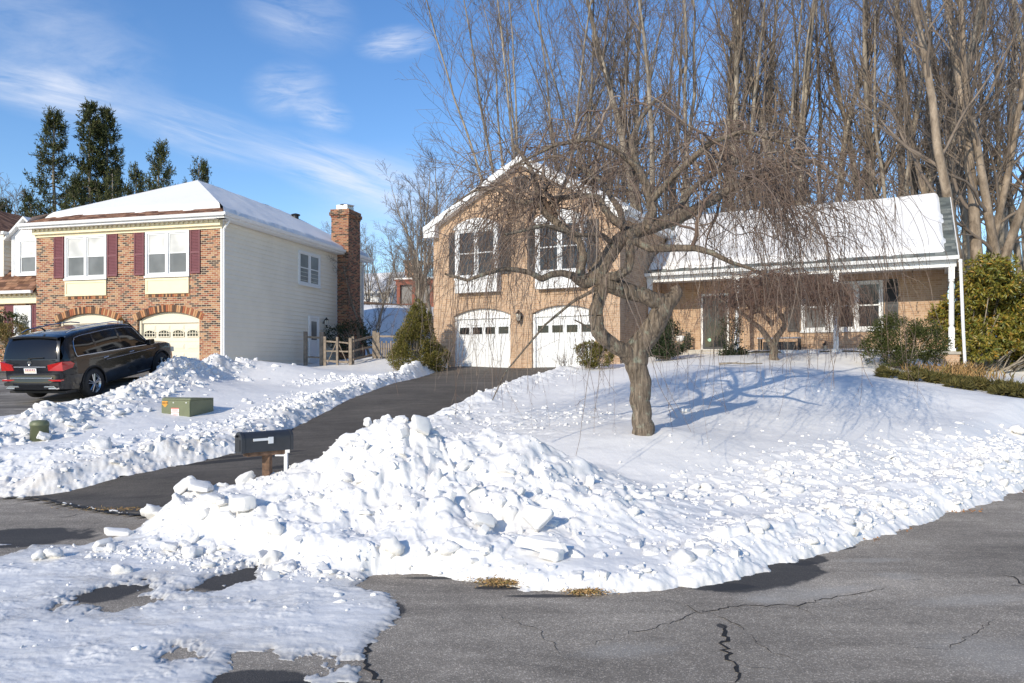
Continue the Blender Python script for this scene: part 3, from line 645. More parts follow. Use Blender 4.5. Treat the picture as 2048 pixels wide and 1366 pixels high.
for a,b in ((-6.79,-4.30),(-3.41,-.92)):
    m=MB(); K=22
    for i in range(K):
        t0=a+(b-a)*i/K; t1=a+(b-a)*(i+1)/K; z0_,z1_=arcz(a,b,1.9,2.16,t0),arcz(a,b,1.9,2.16,t1)
        m.prism([(t0+.006,z0_+.012),(t1-.006,z1_+.012),(t1-.006,z1_+.2),(t0+.006,z0_+.2)],-.012,.05)
    Z(m,'garage_arch','brick_tan')
for a,b in ((W1[0],W1[1]),(W2_[0],W2_[1])):
    m=MB()
    for i in range(24):
        t0=a+(b-a)*i/24; m.box(t0+.005,t0+(b-a)/24-.005,-.03,.05,2.56,2.66)
    Z(m,'brick_sill','brick_tan')
# roof of the gable block
ov=.28; ex0,ex1=XL-ov,ov; ez=EZ+.14-ov*sl; rz=EZ+.14+3.86*sl
m=MB(); slab(m,[(ex0,-.30,ez),(XC,-.30,rz),(XC,9.8,rz),(ex0,9.8,ez)],.10); slab(m,[(XC,-.30,rz),(ex1,-.30,ez),(ex1,9.8,ez),(XC,9.8,rz)],.10)
roof=Z(m,'gable_roof','shing_gr')
m=MB()
for sgn,xe in ((-1,ex0),(1,ex1)):
    m.prism([(xe,ez-.015),(XC,rz-.015),(XC,rz-.24),(xe,ez-.24)],-.335,-.302) if sgn<0 else m.prism([(XC,rz-.015),(xe,ez-.015),(xe,ez-.24),(XC,rz-.24)],-.335,-.302)
    m.prism([(xe,ez-.245),(XC,rz-.245),(XC,rz-.27),(xe,ez-.27)],-.30,0)   # rake soffit
    xo=xe-.0*sgn
    m.box(min(xe,xe-sgn*.02)-(.0),max(xe,xe-sgn*.02),-.30,9.8,ez-.24,ez-.02)
    m.box(min(xe-sgn*.02,xe-sgn*ov),max(xe-sgn*.02,xe-sgn*ov),-.30,9.8,ez-.24,ez-.215)
    m.prism([(xe-sgn*.0,ez-.02),(xe-sgn*.0,ez-.42),(xe-sgn*.52,ez-.42),(xe-sgn*.52,ez-.42+.42+.10)],-.301,-.005)
Z(m,'rake_board','white',roof)
m=MB(); gutter_y(m,-.3,6.0,ex1+.12,ez+.0); Z(m,'gutter','white',roof)
snow_blanket('roof_snow',H,MZ,(ex0,-.3,ez),(ex0,9.8,ez),(XC,9.8,rz),(XC,-.3,rz),.14,(.12,.25,.1,-.3),5,60,30)
snow_blanket('roof_snow',H,MZ,(ex1,9.8,ez),(ex1,-.3,ez),(XC,-.3,rz),(XC,9.8,rz),.14,(.1,.15,.12,-.3),6,60,30)
m=MB(); m.box(-4.17,-3.55,-.03,.0-.003,6.42,7.0); 
for i in range(9): m.prism([(-.06,6.45+i*.058),(-.03,6.45+i*.058),(-.03,6.50+i*.058)],-4.13,-3.59,'x')
Z(m,'gable_vent','charcoal')
# bay windows
for (x0,x1,z0,z1) in (W1,W2_):
    b=MB(); yp=-.30; tb=.09
    b.box(x0,x1,yp,-.002,z0-.55,z0-.06)              # panelled apron
    b.box(x0+.12,x1-.12,yp-.012,yp-.001,z0-.47,z0-.14)
    b.box(x0-.03,x1+.03,yp-.03,-.002,z0-.06,z0)
    b.box(x0,x0+.05,yp+.02,-.002,z0,z1); b.box(x1-.05,x1,yp+.02,-.002,z0,z1)
    b.box(x0-.05,x1+.05,yp-.05,-.002,z1,z1+.09)
    bay=Z(b,'bay_window','white')
    cz=z1+.092; K=14; c=MB()                        # arched crown roof
    for i in range(K):
        xa=x0-.05+(x1-x0+.1)*i/K; xb=x0-.05+(x1-x0+.1)*(i+1)/K
        za=arcz(x0-.05,x1+.05,cz,cz+.30,xa);zb=arcz(x0-.05,x1+.05,cz,cz+.30,xb)
        c.prism([(xa,cz),(xb,cz),(xb,max(zb,cz+.004)),(xa,max(za,cz+.003))],-.003,yp-.03+.0)
    for i in range(1,8):
        xa=x0+(x1-x0)*i/8; c.box(xa-.008,xa+.008,yp-.045,yp-.031,cz,arcz(x0-.05,x1+.05,cz,cz+.30,xa)-.01)
    Z(c,'crown_roof','white',bay)
    window(bay,x0+.055,x1-.055,z0+.003,z1-.003,yp+.03,MZ,'glass_dark','glass_dark',fr=.075)
for a,b in ((-6.99,-6.57),(-4.68,-4.26),(-3.57,-3.15),(-1.20,-.78)): shutter(H,a,b,3.42,5.14,0,MZ,'charcoal')
for a,b in ((-6.79,-4.30),(-3.41,-.92)): garage(H,a,b,-.13,1.9,2.16,0,MZ,'whitev',8,6,(1.18,1.45),4,False,panels=False)
lantern(H,-3.86,-.003,1.78,MZ,'bronze',s=1.45)
# wing
WY,WX=5.0,10.05
ZB['wing_wall']=[]
wall_front(WY,0.01,WX,.15,3.35,[(1.62,2.66,.62,2.78,2.78),(5.30,8.08,1.22,3.05,3.05)],name='wing_wall',mat=M['brick_tan'],parent=H,dz=MZ)
m=MB(); m.face([(WX,WY,.0),(WX,10.6,.0),(WX,10.6,3.4),(WX,7.8,5.9),(WX,WY,3.4)]); m.face([(0,10.6,0),(WX,10.6,0),(WX,10.6,3.4),(0,10.6,3.4)]); Z(m,'wing_side_wall','brick_tan')
ey,ez2,ry,rz2=2.78,3.46,7.85,6.33
m=MB(); slab(m,[(.005,ey,ez2),(10.24,ey,ez2),(10.24,ry,rz2),(.005,ry,rz2)],.09)
slab(m,[(-1.6,6.30,ez2+(6.30-ey)*(rz2-ez2)/(ry-ey)-.0),(0.004,6.30,ez2+(6.30-ey)*(rz2-ez2)/(ry-ey)),(0.004,ry,rz2),(-1.6,ry,rz2)],.09)
slab(m,[(10.24,ry,rz2),(10.24,12.9,ez2),(-1.6,12.9,ez2),(-1.6,ry,rz2)],.09)
wroof=Z(m,'wing_roof','shing_gr')
m=MB(); m.prism([(ey,ez2-.01),(ry,rz2-.01),(ry,rz2-.2),(ey,ez2-.2)],10.241,10.27,'x'); m.prism([(ry,rz2-.01),(12.9,ez2-.01),(12.9,ez2-.2),(ry,rz2-.2)],10.241,10.27,'x')
Z(m,'rake_board','white',wroof)
m=MB(); gutter_x(m,.02,10.27,ey-.13,ez2-.0); Z(m,'gutter','white',wroof)
snow_blanket('roof_snow',H,MZ,(.03,ey,ez2),(10.24,ey,ez2),(10.24,ry,rz2),(.03,ry,rz2),.19,(.0,.36,.36,-.3),11,150,50,jag=.05)
# porch: deck, beam, ceiling, columns
m=MB(); m.box(.02,10.2,2.95,WY-.005,.32,.44); m.box(.1,10.1,3.05,WY-.01,-.3,.32)
deck=Z(m,'porch_deck','concrete')
snow_blanket('deck_snow',H,MZ,(3.3,2.92,.44),(10.2,2.92,.44),(10.2,3.5,.44),(3.3,3.5,.44),.06,(.1,.0,.02,.1),15,80,8)
m=MB(); m.box(.02,10.2,2.95,3.15,3.14,3.355); m.box(.02,10.2,2.85,2.949,3.30,3.36); m.box(.02,10.2,3.151,WY-.004,3.30,3.34); m.box(9.95,10.2,3.151,WY-.004,3.14,3.299)
Z(m,'porch_beam','white')
def column(x,z0=.44):
    m=MB(); y=3.05; a=.085
    m.box(x-a,x+a,y-a,y+a,z0,z0+.75); m.box(x-a,x+a,y-a,y+a,2.75,3.139)
    m.lathe([(a*.98,z0+.751),(a*.98,z0+.78),(a*.7,z0+.80),(a*.7,z0+.82),(a*.92,z0+.86),(a*.95,z0+.92),(a*.86,2.58),(a*.72,2.62),(a*.72,2.65),(a*.98,2.68),(a*.98,2.749)],(x,y,0),14)
    m.box(x-a-.03,x+a+.03,y-a-.03,y+a+.03,z0-.0,z0+.09)
    return Z(m,'porch_column','white')
for x in (.12,3.36,6.67,10.07): column(x)
m=MB(); m.box(9.55,10.28,2.80,3.45,-.55,.34); Z(m,'brick_pier','brick_tan',None)
m=MB(); m.box(9.5,10.32,2.76,3.5,.341,.42); Z(m,'pier_cap','concrete')
# door with frame and storm glass
m=MB(); m.box(1.60,1.68,WY-.03,WY+.1,.62,2.80); m.box(2.60,2.68,WY-.03,WY+.1,.62,2.80); m.box(1.681,2.599,WY-.03,WY+.1,2.72,2.80); m.box(1.58,2.70,WY-.08,WY+.1,.56,.62)
fr=Z(m,'door_frame','white')
m=MB(); m.box(1.69,2.59,WY+.02,WY+.06,.63,2.71); d=Z(m,'front_door','charcoal'); MB().box(1.76,2.52,WY+.005,WY+.018,.72,2.62).build('pane',M['glass_dark'],d,dz=MZ)
m=MB(); m.lathe([(.0001,0),(.07,.0),(.07,.004)],(1.93,WY-.002,.99),8,'y'); m.build('security_sticker',simple('sticker_green',(.35,.62,.45),.5,.2,30),d,dz=MZ)
m=MB(); m.bar((2.55,WY-.02,1.5),(2.55,WY-.02,1.68),.012,8); m.build('handle',M['brass'],d,dz=MZ)
m=MB(); m.box(1.35,3.0,3.9,WY-.01,.44,.585); m.box(1.0,3.2,2.5,2.94,.1,.25); m.box(.7,3.3,2.1,2.499,-.1,.08); Z(m,'porch_steps','concrete')
window(H,5.32,6.28,1.25,3.03,WY,MZ,'glass_dark','glass_screen',1,.09)
window(H,6.30,8.06,1.25,3.03,WY,MZ,'glass_dark','glass_dark',2,.09)
for a,b in ((4.85,5.27),(8.12,8.54)): shutter(H,a,b,1.25,3.05,WY,MZ,'charcoal')
# leaning downspout at the wing's end
m=MB(); m.bar((10.30,2.75,3.33),(10.30,2.72,3.2),.05,6); m.bar((10.30,2.72,3.2),(10.36,2.60,1.2),.048,6); m.bar((10.36,2.6,1.2),(10.42,2.55,-.18),.046,6); Z(m,'downspout','white')
m=MB()
r_=random.Random(3)
for k in range(6):
    x=8.98+r_.uniform(-.03,.03); m.bar((x,3.4,3.13-.11*k),(x+r_.uniform(-.03,.03),3.4,3.05-.11*k),.022,6,.008)
m.bar((8.98,3.4,3.29),(8.98,3.4,2.5),.004,4); wc=m.build('wind_chime',M['bronze'],dz=MZ); WC=wc
# =================================================================== left house
LZ=-.3
L=empty('house',(-10.85,28,CH+LZ),math.atan2(-.2492,.9684))
tag(L,'mixed red brick house with cream garage doors, maroon shutters and snowy hipped roof','house')
def Y(m,name,mat,par=None,**k): return m.build(name,M[mat] if isinstance(mat,str) else mat,par or L,dz=LZ,**k)
LW,LL=8.53,11.85; ARCH=[]
wall_front(0,-LW,0,-.6,5.16,[(-7.43,-4.65,-.2,1.74,2.03),(-3.72,-.95,-.2,1.74,2.03),(-7.10,-5.12,3.36,5.12,5.12),(-3.33,-1.38,3.36,5.12,5.12)],name='front_wall',mat=M['brick_red'],parent=L,dz=LZ,)
for a,b in ((-7.43,-4.65),(-3.72,-.95)):
    m=MB(); ARCH.append(m); K=34; h=.29;c=(b-a)/2;R=(c*c+h*h)/(2*h);cx=(a+b)/2;cz=2.03-R;th=math.asin((c+.12)/R)
    for i in range(K):
        t0=-th+2*th*i/K+.0022;t1=-th+2*th*(i+1)/K-.0022
        m.prism([(cx+R*math.sin(t0),cz+R*math.cos(t0)+.004),(cx+R*math.sin(t1),cz+R*math.cos(t1)+.004),(cx+(R+.26)*math.sin(t1),cz+(R+.26)*math.cos(t1)),(cx+(R+.26)*math.sin(t0),cz+(R+.26)*math.cos(t0))],-.015,.06)
n=NT('single_arch_bricks'); ob=n.n('ShaderNodeNewGeometry'); n.base(n.ramp(ob.outputs['Random Per Island'],[(0,(.34,.11,.05)),(.18,(.44,.2,.09)),(.34,(.09,.05,.035)),(.45,(.5,.29,.15)),(.6,(.30,.10,.05)),(.72,(.47,.25,.12)),(.88,(.12,.07,.045))],'CONSTANT')); n.set(Roughness=.9)
M['arch_bricks']=n.m
for m in ARCH: Y(m,'garage_arch','arch_bricks')
for a,b in ((-7.12,-5.10),(-3.35,-1.36)):
    m=MB()
    for i in range(26): t0=a+(b-a)*i/26; m.box(t0+.005,t0+(b-a)/26-.005,-.02,.05,2.60,2.70)
    Y(m,'brick_sill','arch_bricks')
for a,b in ((-7.10,-5.12),(-3.33,-1.38)):
    window(L,a,b,3.39,5.12,-.02,LZ,'glass_blind','glass_screen',2,.095)
    m=MB(); m.box(a+.01,b-.01,-.03,.02,2.72,3.31); m.box(a+.01,a+.09,-.05,-.031,2.72,3.31);m.box(b-.09,b-.01,-.05,-.031,2.72,3.31);m.box(a+.091,b-.091,-.05,-.031,2.72,2.80);m.box(a+.091,b-.091,-.05,-.031,3.23,3.31)
    Y(m,'window_panel','cream')
for a,b in ((-7.63,-7.16),(-5.08,-4.62),(-3.84,-3.39),(-1.33,-.90)): shutter(L,a,b,3.45,5.14,0,LZ,'maroon')
garage(L,-7.43,-4.65,-.2,1.74,2.03,0,LZ,'doorcream',5,3,(1.10,1.34),4,True,cols=4,jamb='doorcream')
garage(L,-3.72,-.95,-.2,1.74,2.03,0,LZ,'doorcream',5,3,(1.10,1.34),4,True,cols=4,jamb='doorcream')
lantern(L,-4.29,-.003,1.60,LZ,'brass',s=1.5)
# lap siding as real boards, on the flank
def siding(x,y0,y1,z0,z1,side=1,step=.18):
    m=MB(); k=int((z1-z0)/step)
    pl=[]
    for i in range(k+1):
        a=z0+i*step;b=min(z1,a+step)
        if b-a<.01: continue
        m.face([(x+side*.05,y0,a),(x+side*.05,y1,a),(x+side*.004,y1,b),(x+side*.004,y0,b)])
        m.face([(x+side*.05,y0,a),(x+side*.05,y1,a),(x+side*.004,y1,a),(x+side*.004,y0,a)])
    return m
m=siding(0,.10,9.05,.02,5.42); m2=siding(0,9.06,LL-.09,.02,5.42); m.f+=[tuple(i+len(m.v) for i in f) for f in m2.f]; m.v+=m2.v
Y(m,'siding','siding')
m=MB(); m.face([(0,LL,-.6),(-LW,LL,-.6),(-LW,LL,5.4),(-LW/2,LL,7.9),(0,LL,5.4)]); m.face([(-LW,0,-.6),(-LW,LL,-.6),(-LW,LL,5.4),(-LW,0,5.4)]); m.face([(0,0,-.6),(0,LL,-.6),(0,LL,.019),(0,0,.019)]); Y(m,'back_wall','siding')
m=MB(); m.box(-.02,.035,.0-.03,.099,.0,5.42); m.box(-.02,.035,LL-.09,LL+.03,.0,5.42); m.box(-.02,.03,8.94,9.05,.02,5.42); Y(m,'corner_board','white')
m=MB(); m.box(.001,.03,.1,9.05,-.12,.0); Y(m,'foundation','brick_chim')
m=MB(); m.box(-LW-.05,.06,-.16,.0-.002,5.20,5.42); m.box(-LW-.02,.05,-.05,-.003,5.10,5.20)
k=40
for i in range(k): x=-LW+.1+(LW-.15)*i/(k-1); m.box(x-.045,x+.045,-.22,-.161,5.31,5.42)
Y(m,'dentil_frieze','cream')
eo=.42; zE=5.60; slp=(8.02-zE)/(LW/2+eo); rY=LW/2; rZ=8.02
A=(-LW-eo,-eo,zE);B=(eo,-eo,zE);R1=(-LW/2,rY,rZ);R2=(-LW/2,LL+.3,rZ);C=(eo,LL+.3,zE);D=(-LW-eo,LL+.3,zE)
m=MB(); slab(m,[A,B,R1],.08); slab(m,[B,C,R2,R1],.08); slab(m,[D,A,R1,R2],.08); lr=Y(m,'roof','shing_br')
m=MB(); m.box(-LW-eo,eo,-eo+.002,-.161,zE-.20,zE-.17); m.box(-LW-eo,eo,-eo-.0,-eo+.02,zE-.19,zE-.08); m.box(.035,eo-.02,-eo,LL+.3,zE-.20,zE-.17); m.box(eo-.02,eo,-eo,LL+.3,zE-.17,zE-.08); gutter_x(m,-LW-eo,eo+.13,-eo-.13,zE-.0); gutter_y(m,-eo-.13,9.0,eo+.13,zE); gutter_y(m,10.5,LL+.35,eo+.13,zE)
m.prism([(C[0],C[2]-.09),(R2[0],R2[2]-.09),(R2[0],R2[2]-.25),(C[0],C[2]-.25)],LL+.28,LL+.30)
Y(m,'gutter','white',lr)
def tri_snow(name,A,B,R,t,seed,e):   # hip front
    A,B,R=[np.array(p,float) for p in(A,B,R)]
    n=110; s=np.linspace(0,1,n);r=np.linspace(0,1,40);S,RR=np.meshgrid(s,r)
    P0=(A*(1-S[...,None])+B*S[...,None])*(1-RR[...,None])+R*RR[...,None]
    w=np.linalg.norm(B-A); hgt=np.linalg.norm(R-(A+B)/2)
    mm=RR*hgt-e+.28*fbm(S*w*.55+3,S*0,4,seed)+ .10*fbm(S*w*2.3,S*0,3,seed+3)-.25*np.exp(-((S-.05)/.08)**2)*0
    prof=np.sqrt(np.clip(1-np.clip(1-mm/.16,0,1)**2,0,1)); P0[...,2]+=np.where(mm>0,t*prof+.004,-.03)-LZ
    I=np.arange(n*40).reshape(40,n);q=np.stack([I[:-1,:-1],I[:-1,1:],I[1:,1:],I[1:,:-1]],-1).reshape(-1,4); q=q[(mm.reshape(-1)>-.08)[q].any(1)]
    return link(name,np_mesh(name,P0.reshape(-1,3),[q],True),M['snow_roof'],L)
tri_snow('roof_snow',A,B,R1,.16,31,.78)
snow_blanket('roof_snow',L,LZ,B,C,R2,R1,.16,(-.3,.10,.05,-.3),33,140,50,jag=.04,wav=.05)
snow_blanket('roof_snow',L,LZ,D,A,R1,R2,.16,(.05,.3,-.3,-.3),34,60,30,jag=.05)
m=MB(); m.bar((-LW/2+.7,11.3,7.4),(-LW/2+.7,11.3,7.98),.16,12); m.lathe([(.22,7.93),(.24,7.99),(.05,8.05)],(-LW/2+.7,11.3,0),12); Y(m,'roof_vent','black',lr)
# downspouts
def spout(x,y,z1,z0,out=.3):
    m=MB(); m.bar((x+out,y,z1),(x+out,y,z1-.12),.04,6); m.bar((x+out,y,z1-.12),(x+.05,y,z1-.42),.04,6); m.bar((x+.05,y,z1-.42),(x+.05,y,z0),.042,6); return m
Y(spout(.04,.02,5.5,.1),'downspout','white'); Y(spout(.04,LL-.05,5.5,.1),'downspout','white')
# side window, side door, lantern - built facing -Y then turned onto the flank (x>0)
side=empty('side'); side.parent=L
def turn(o):   # rotate a part built on plane y=0 (X=s) so it sits on the plane x=.025 with Y=s
    for v in o.data.vertices: v.co=Vector((.078-v.co.y,v.co.x,v.co.z))
    for c in KIDS.get(o.name,[]): turn(c)
bpy.data.objects.remove(side)
turn(window(L,5.39,7.28,3.60,5.10,0,LZ,'glass_screen','glass_screen',2,.09))
m=MB(); m.box(6.26,6.36,-.03,.05,.1,2.24);m.box(7.06,7.16,-.03,.05,.1,2.24);m.box(6.361,7.059,-.03,.05,2.14,2.24); o=Y(m,'door_frame','white'); turn(o)
m=MB(); m.box(6.37,7.05,.0,.03,.1,2.13); m.box(6.45,6.97,-.012,-.001,.25,1.0); o=Y(m,'side_door','whitev'); MB().box(6.47,6.95,-.006,-.0015,1.15,2.0).build('pane',M['glass_screen'],o,dz=LZ); KIDS[o.name]=list(o.children); turn(o)
lantern(L,.03,7.66,2.02,LZ,'black','x',1.3)
# chimney
m=MB(); y0,y1,x1=9.07,10.35,.62
m.box(-.3,x1,y0,y1,2.45,7.25); m.prism([(y0,-.4),(y0,2.449),(y1,2.449),(y1+.12,2.40),(y1+.38,2.1),(y1+.55,1.7),(y1+.62,1.2),(y1+.62,-.4)],-.02,x1,'x')
m.box(-.33,x1+.03,y0-.03,y1+.03,7.251,7.34);m.box(-.38,x1+.08,y0-.08,y1+.08,7.341,7.50);m.box(-.34,x1+.04,y0-.04,y1+.04,7.501,7.64)
ch=Y(m,'chimney','brick_chim')
m=MB(); m.box(-.15,.42,y0+.25,y1-.3,7.64,7.9); m.lathe([(.48,7.88),(.5,7.92),(.1,8.02)],(.14,9.7,0),4); Y(m,'chimney_cap','galv',ch)
# left extension
LX0=-16.5
m=MB(); m.face([(LX0,.25,-.6),(-LW-.001,.25,-.6),(-LW-.001,.25,2.55),(LX0,.25,2.55)]); Y(m,'wing_wall','brick_red')
m=MB(); m.box(LX0,-LW-.002,.05,.249,2.50,2.62); m.box(LX0,-LW-.002,.10,.249,2.621,2.92)
for i in range(32): x=LX0+.1+i*.25; m.box(x-.045,x+.045,.03,.099,2.80,2.92) if x<-LW-.1 else None
Y(m,'wing_frieze','cream')
window(L,-9.84,-8.98,1.10,2.42,.185,LZ,'glass_blind','glass_screen',1,.09)
for a,b in ((-10.38,-9.88),(-8.96,-8.56)): shutter(L,a,b,.9,2.46,.25,LZ,'maroon')
m=MB(); e0=(LX0,-.15,2.98);e1=(-LW-.002,-.15,2.98);t1=(-LW-.002,1.55,4.6);t0=(LX0,1.55,4.6)
slab(m,[e0,e1,t1,t0],.08); slab(m,[t0,t1,(-LW-.002,5.2,6.75),(LX0,5.2,6.75)],.08); slab(m,[(LX0,5.2,6.75),(-LW-.002,5.2,6.75),(-LW-.002,9,4.6),(LX0,9,4.6)],.08)
wr=Y(m,'wing_roof','shing_br')
m=MB(); gutter_x(m,LX0,-LW-.003,-.28,2.99); Y(m,'gutter','white',wr)
# dormer
dm=MB(); dx0,dx1,dy=-10.42,-8.9,.62
dm.face([(dx0,dy,3.55),(dx1,dy,3.55),(dx1,dy,5.35),((dx0+dx1)/2,dy,6.0),(dx0,dy,5.35)]); dm.face([(dx0,dy,3.55),(dx0,dy,5.35),(dx0,3.4,5.35),(dx0,3.4,3.55)]); dm.face([(dx1,dy,3.55),(dx1,dy,5.35),(dx1,3.4,5.35),(dx1,3.4,3.55)])
dm.box(dx0-.01,dx0+.1,dy-.03,dy-.001,3.55,5.35); 
do=Y(dm,'dormer','white')
window(do,-10.02,-9.05,3.72,5.18,dy-.065,LZ,'glass_blind','glass_screen',1,.09)
m=MB(); xc=(dx0+dx1)/2; slab(m,[(dx0-.22,dy-.2,5.27),(xc,dy-.2,6.12),(xc,4.4,6.12),(dx0-.22,4.4,5.27)],.10); slab(m,[(xc,dy-.2,6.12),(dx1+.22,dy-.2,5.27),(dx1+.22,4.4,5.27),(xc,4.4,6.12)],.10)
Y(m,'dormer_roof','white',do)
# left-hand cross wing
m=MB(); m.box(-17,-10.85,.6,6.0,2.9,5.42); cw=Y(m,'cross_wing','siding'); Y(siding(-10.85,.6,6.0,2.9,5.42),'siding','siding',cw)
m=MB(); slab(m,[(-10.55,.2,5.50),(-10.55,6.5,5.50),(-14.0,6.5,7.1),(-14.0,.2,7.1)],.1); m2=MB(); m2.box(-10.57,-10.53,.2,6.4,5.36,5.49); gutter_y(m2,.2,6.4,-10.40,5.5)
o=Y(m,'cross_wing_roof','shing_br',cw); Y(m2,'gutter','white',cw)
# =================================================================== foliage and branch generators
def inst_leaf(C,D,N,Ln,Wd,bend=.25):
    """leaf-shaped faces: centre base C, direction D, normal N"""
    n=len(C);S=np.cross(D,N);S/=np.linalg.norm(S,axis=1,keepdims=True)+1e-9
    Ln=np.broadcast_to(Ln,(n,))[:,None];Wd=np.broadcast_to(Wd,(n,))[:,None]
    a=C;b=C+D*Ln*.5+S*Wd*.5-N*Ln*.04;c=C+D*Ln-N*Ln*bend;d=C+D*Ln*.5-S*Wd*.5-N*Ln*.04;m=C+D*Ln*.5+N*Ln*.05
    V=np.stack([a,b,c,d,m],1).reshape(-1,3);o=np.arange(n)[:,None]*5
    F=np.concatenate([o+np.array([[0,1,4,4]])[:, :3],o+np.array([[1,2,4]]),o+np.array([[2,3,4]]),o+np.array([[3,0,4]])])
    return V,F
def unit(v): return v/(np.linalg.norm(v,axis=-1,keepdims=True)+1e-9)
def rdir(n,r): return unit(r.normal(size=(n,3)))
def tubes(Pl,R,sides=3):
    """Pl (N,L,3) polylines, R (N,L) radii -> verts, quads"""
    N,Lg,_=Pl.shape; T=np.empty_like(Pl);T[:,1:-1]=Pl[:,2:]-Pl[:,:-2];T[:,0]=Pl[:,1]-Pl[:,0];T[:,-1]=Pl[:,-1]-Pl[:,-2];T=unit(T)
    ref=np.where(np.abs(T[:,:1,2:3])>.9,np.array([1.,0,0]),np.array([0,0,1.]));ref=np.broadcast_to(ref,T.shape)
    U=unit(np.cross(T,ref));Wv=np.cross(T,U);an=2*np.pi*np.arange(sides)/sides
    V=Pl[:,:,None,:]+R[:,:,None,None]*(np.cos(an)[None,None,:,None]*U[:,:,None,:]+np.sin(an)[None,None,:,None]*Wv[:,:,None,:])
    I=np.arange(N*Lg*sides).reshape(N,Lg,sides);J=np.roll(I,-1,2)
    F=np.stack([I[:,:-1],J[:,:-1],J[:,1:],I[:,1:]],-1).reshape(-1,4)
    return V.reshape(-1,3),F
def join(parts):
    V=[];Fs=[];o=0
    for v,f in parts:
        V.append(v);Fs.append((f+o));o+=len(v)
    return np.concatenate(V),Fs
def sample(Pl,t):
    """points on polylines Pl(N,L,3) at t(N,k) -> pos, tangent"""
    L1=Pl.shape[1]-1;f=t*L1;i=np.minimum(f.astype(int),L1-1);w=(f-i)[...,None];n=np.arange(len(Pl))[:,None]
    a=Pl[n,i];b=Pl[n,i+1];return a*(1-w)+b*w,unit(b-a)
def shoots(par,parR,k,t0,t1,ang,length,seg,r,up=0.,wob=.12,rr=.55,rad_end=.3,lenfall=.5):
    """children along parents: k per parent"""
    N=len(par);t=t0+(t1-t0)*(np.arange(k)[None]+r.random((N,k)))/k
    p,T=sample(par,t);q=unit(np.cross(T,rdir(N*k,r).reshape(N,k,3)))
    a=np.radians(ang)*(1+.35*r.normal(size=(N,k)))[...,None];D=unit(T*np.cos(a)+q*np.sin(a)+np.array([0,0,up]))
    Ln=(length*(1-lenfall*t)*(.6+.8*r.random((N,k)))).reshape(-1)
    p=p.reshape(-1,3);D=D.reshape(-1,3);n=len(p);out=np.empty((n,seg+1,3));out[:,0]=p;st=(Ln/seg)[:,None]
    for i in range(seg):
        D=unit(D+wob*r.normal(size=(n,3))+np.array([0,0,up*.35]));out[:,i+1]=out[:,i]+D*st
    L1=parR.shape[1]-1;f=(t*L1).reshape(-1);i=f.astype(int);pr=parR[np.repeat(np.arange(N),k),np.minimum(i,L1)]
    r0=pr*rr;R=r0[:,None]*(1-(1-rad_end)*np.linspace(0,1,seg+1)[None]);return out,R
def polyl(pts,n,r,wob=.0):
    pts=np.array(pts,float);d=np.r_[0,np.cumsum(np.linalg.norm(np.diff(pts[:,:3],axis=0),axis=1))];t=np.linspace(0,d[-1],n)
    o=np.stack([np.interp(t,d,pts[:,i]) for i in range(4)],1)
    for _ in range(2): o[1:-1]=(o[:-2]+2*o[1:-1]+o[2:])/4
    o[1:-1,:3]+=r.normal(size=(n-2,3))*wob; return o[:,:3],o[:,3]
def bark(name,c1,c2,scale=3,bump=.8,vert=6,lich=None):
    n=NT(name); v=n.co('Object',scale=(vert,vert,1)); x=n.noise(scale,7,.7,v,.4)
    c=n.ramp(x.outputs[0],[(.3,c1),(.68,c2)])
    if lich: y=n.noise(7,6,.7,n.co('Object')); c=n.mix(n.ramp(y.outputs[0],[(.56,0),(.66,.8)]),c,lich)
    n.base(c); n.set(Roughness=.9,Specular_IOR_Level=.2); n.bump(x.outputs[0],bump,.04); return n.m
M['bark_cherry']=bark('cherry_bark',(.035,.026,.02),(.40,.32,.24),3.0,1.6,9,(.34,.36,.28))
def twm(name,cols):
    n=NT(name);g=n.n('ShaderNodeNewGeometry');k=len(cols);n.base(n.ramp(g.outputs['Random Per Island'],[(i/(k-1),c) for i,c in enumerate(cols)]));n.set(Roughness=.75,Specular_IOR_Level=.25);return n.m
M['twig_cherry']=twm('cherry_twigs',[(.10,.068,.05),(.20,.145,.11),(.14,.095,.075),(.30,.24,.19),(.17,.12,.095)])
M['twig_red']=twm('reddish_twigs',[(.10,.06,.045),(.17,.105,.078),(.13,.08,.06),(.2,.14,.11)])
M['bark_forest']=bark('forest_bark',(.085,.072,.058),(.44,.38,.30),1.0,.6,4)
M['bark_pale']=bark('pale_mottled_bark',(.075,.055,.038),(.40,.32,.24),1.2,.6,2.6)
M['twig_forest']=simple('forest_twigs',(.18,.142,.11),.85,.3,.6)
M['twig_far']=simple('far_twigs',(.15,.12,.095),.9,.25,.4)
def leafmat(name,cols,rough=.55,sp=.4,trans=.15):
    n=NT(name); g=n.n('ShaderNodeNewGeometry'); k=len(cols)
    c=n.ramp(g.outputs['Random Per Island'],[(i/(k-1),cc) for i,cc in enumerate(cols)])
    n.base(c); n.set(Roughness=rough,Specular_IOR_Level=sp)
    return n.m
M['lf_spruce']=leafmat('spruce_needles',[(.030,.045,.016),(.055,.070,.022),(.10,.105,.03),(.04,.052,.02),(.085,.07,.03)],.7,.25)
M['lf_yew']=leafmat('yellow_green_yew',[(.11,.10,.018),(.17,.145,.028),(.07,.075,.018),(.15,.11,.03)],.65,.3)
M['lf_dark']=leafmat('dark_evergreen_leaves',[(.018,.03,.014),(.03,.048,.018),(.045,.06,.025),(.02,.03,.012)],.6,.25)
M['lf_holly']=leafmat('holly_leaves',[(.032,.042,.010),(.05,.062,.016),(.075,.085,.022),(.04,.05,.012)],.6,.25)
M['lf_rhodo']=leafmat('rhododendron_leaves',[(.13,.14,.022),(.20,.18,.03),(.09,.12,.02),(.30,.22,.035),(.16,.17,.028),(.42,.22,.03)],.4,.5)
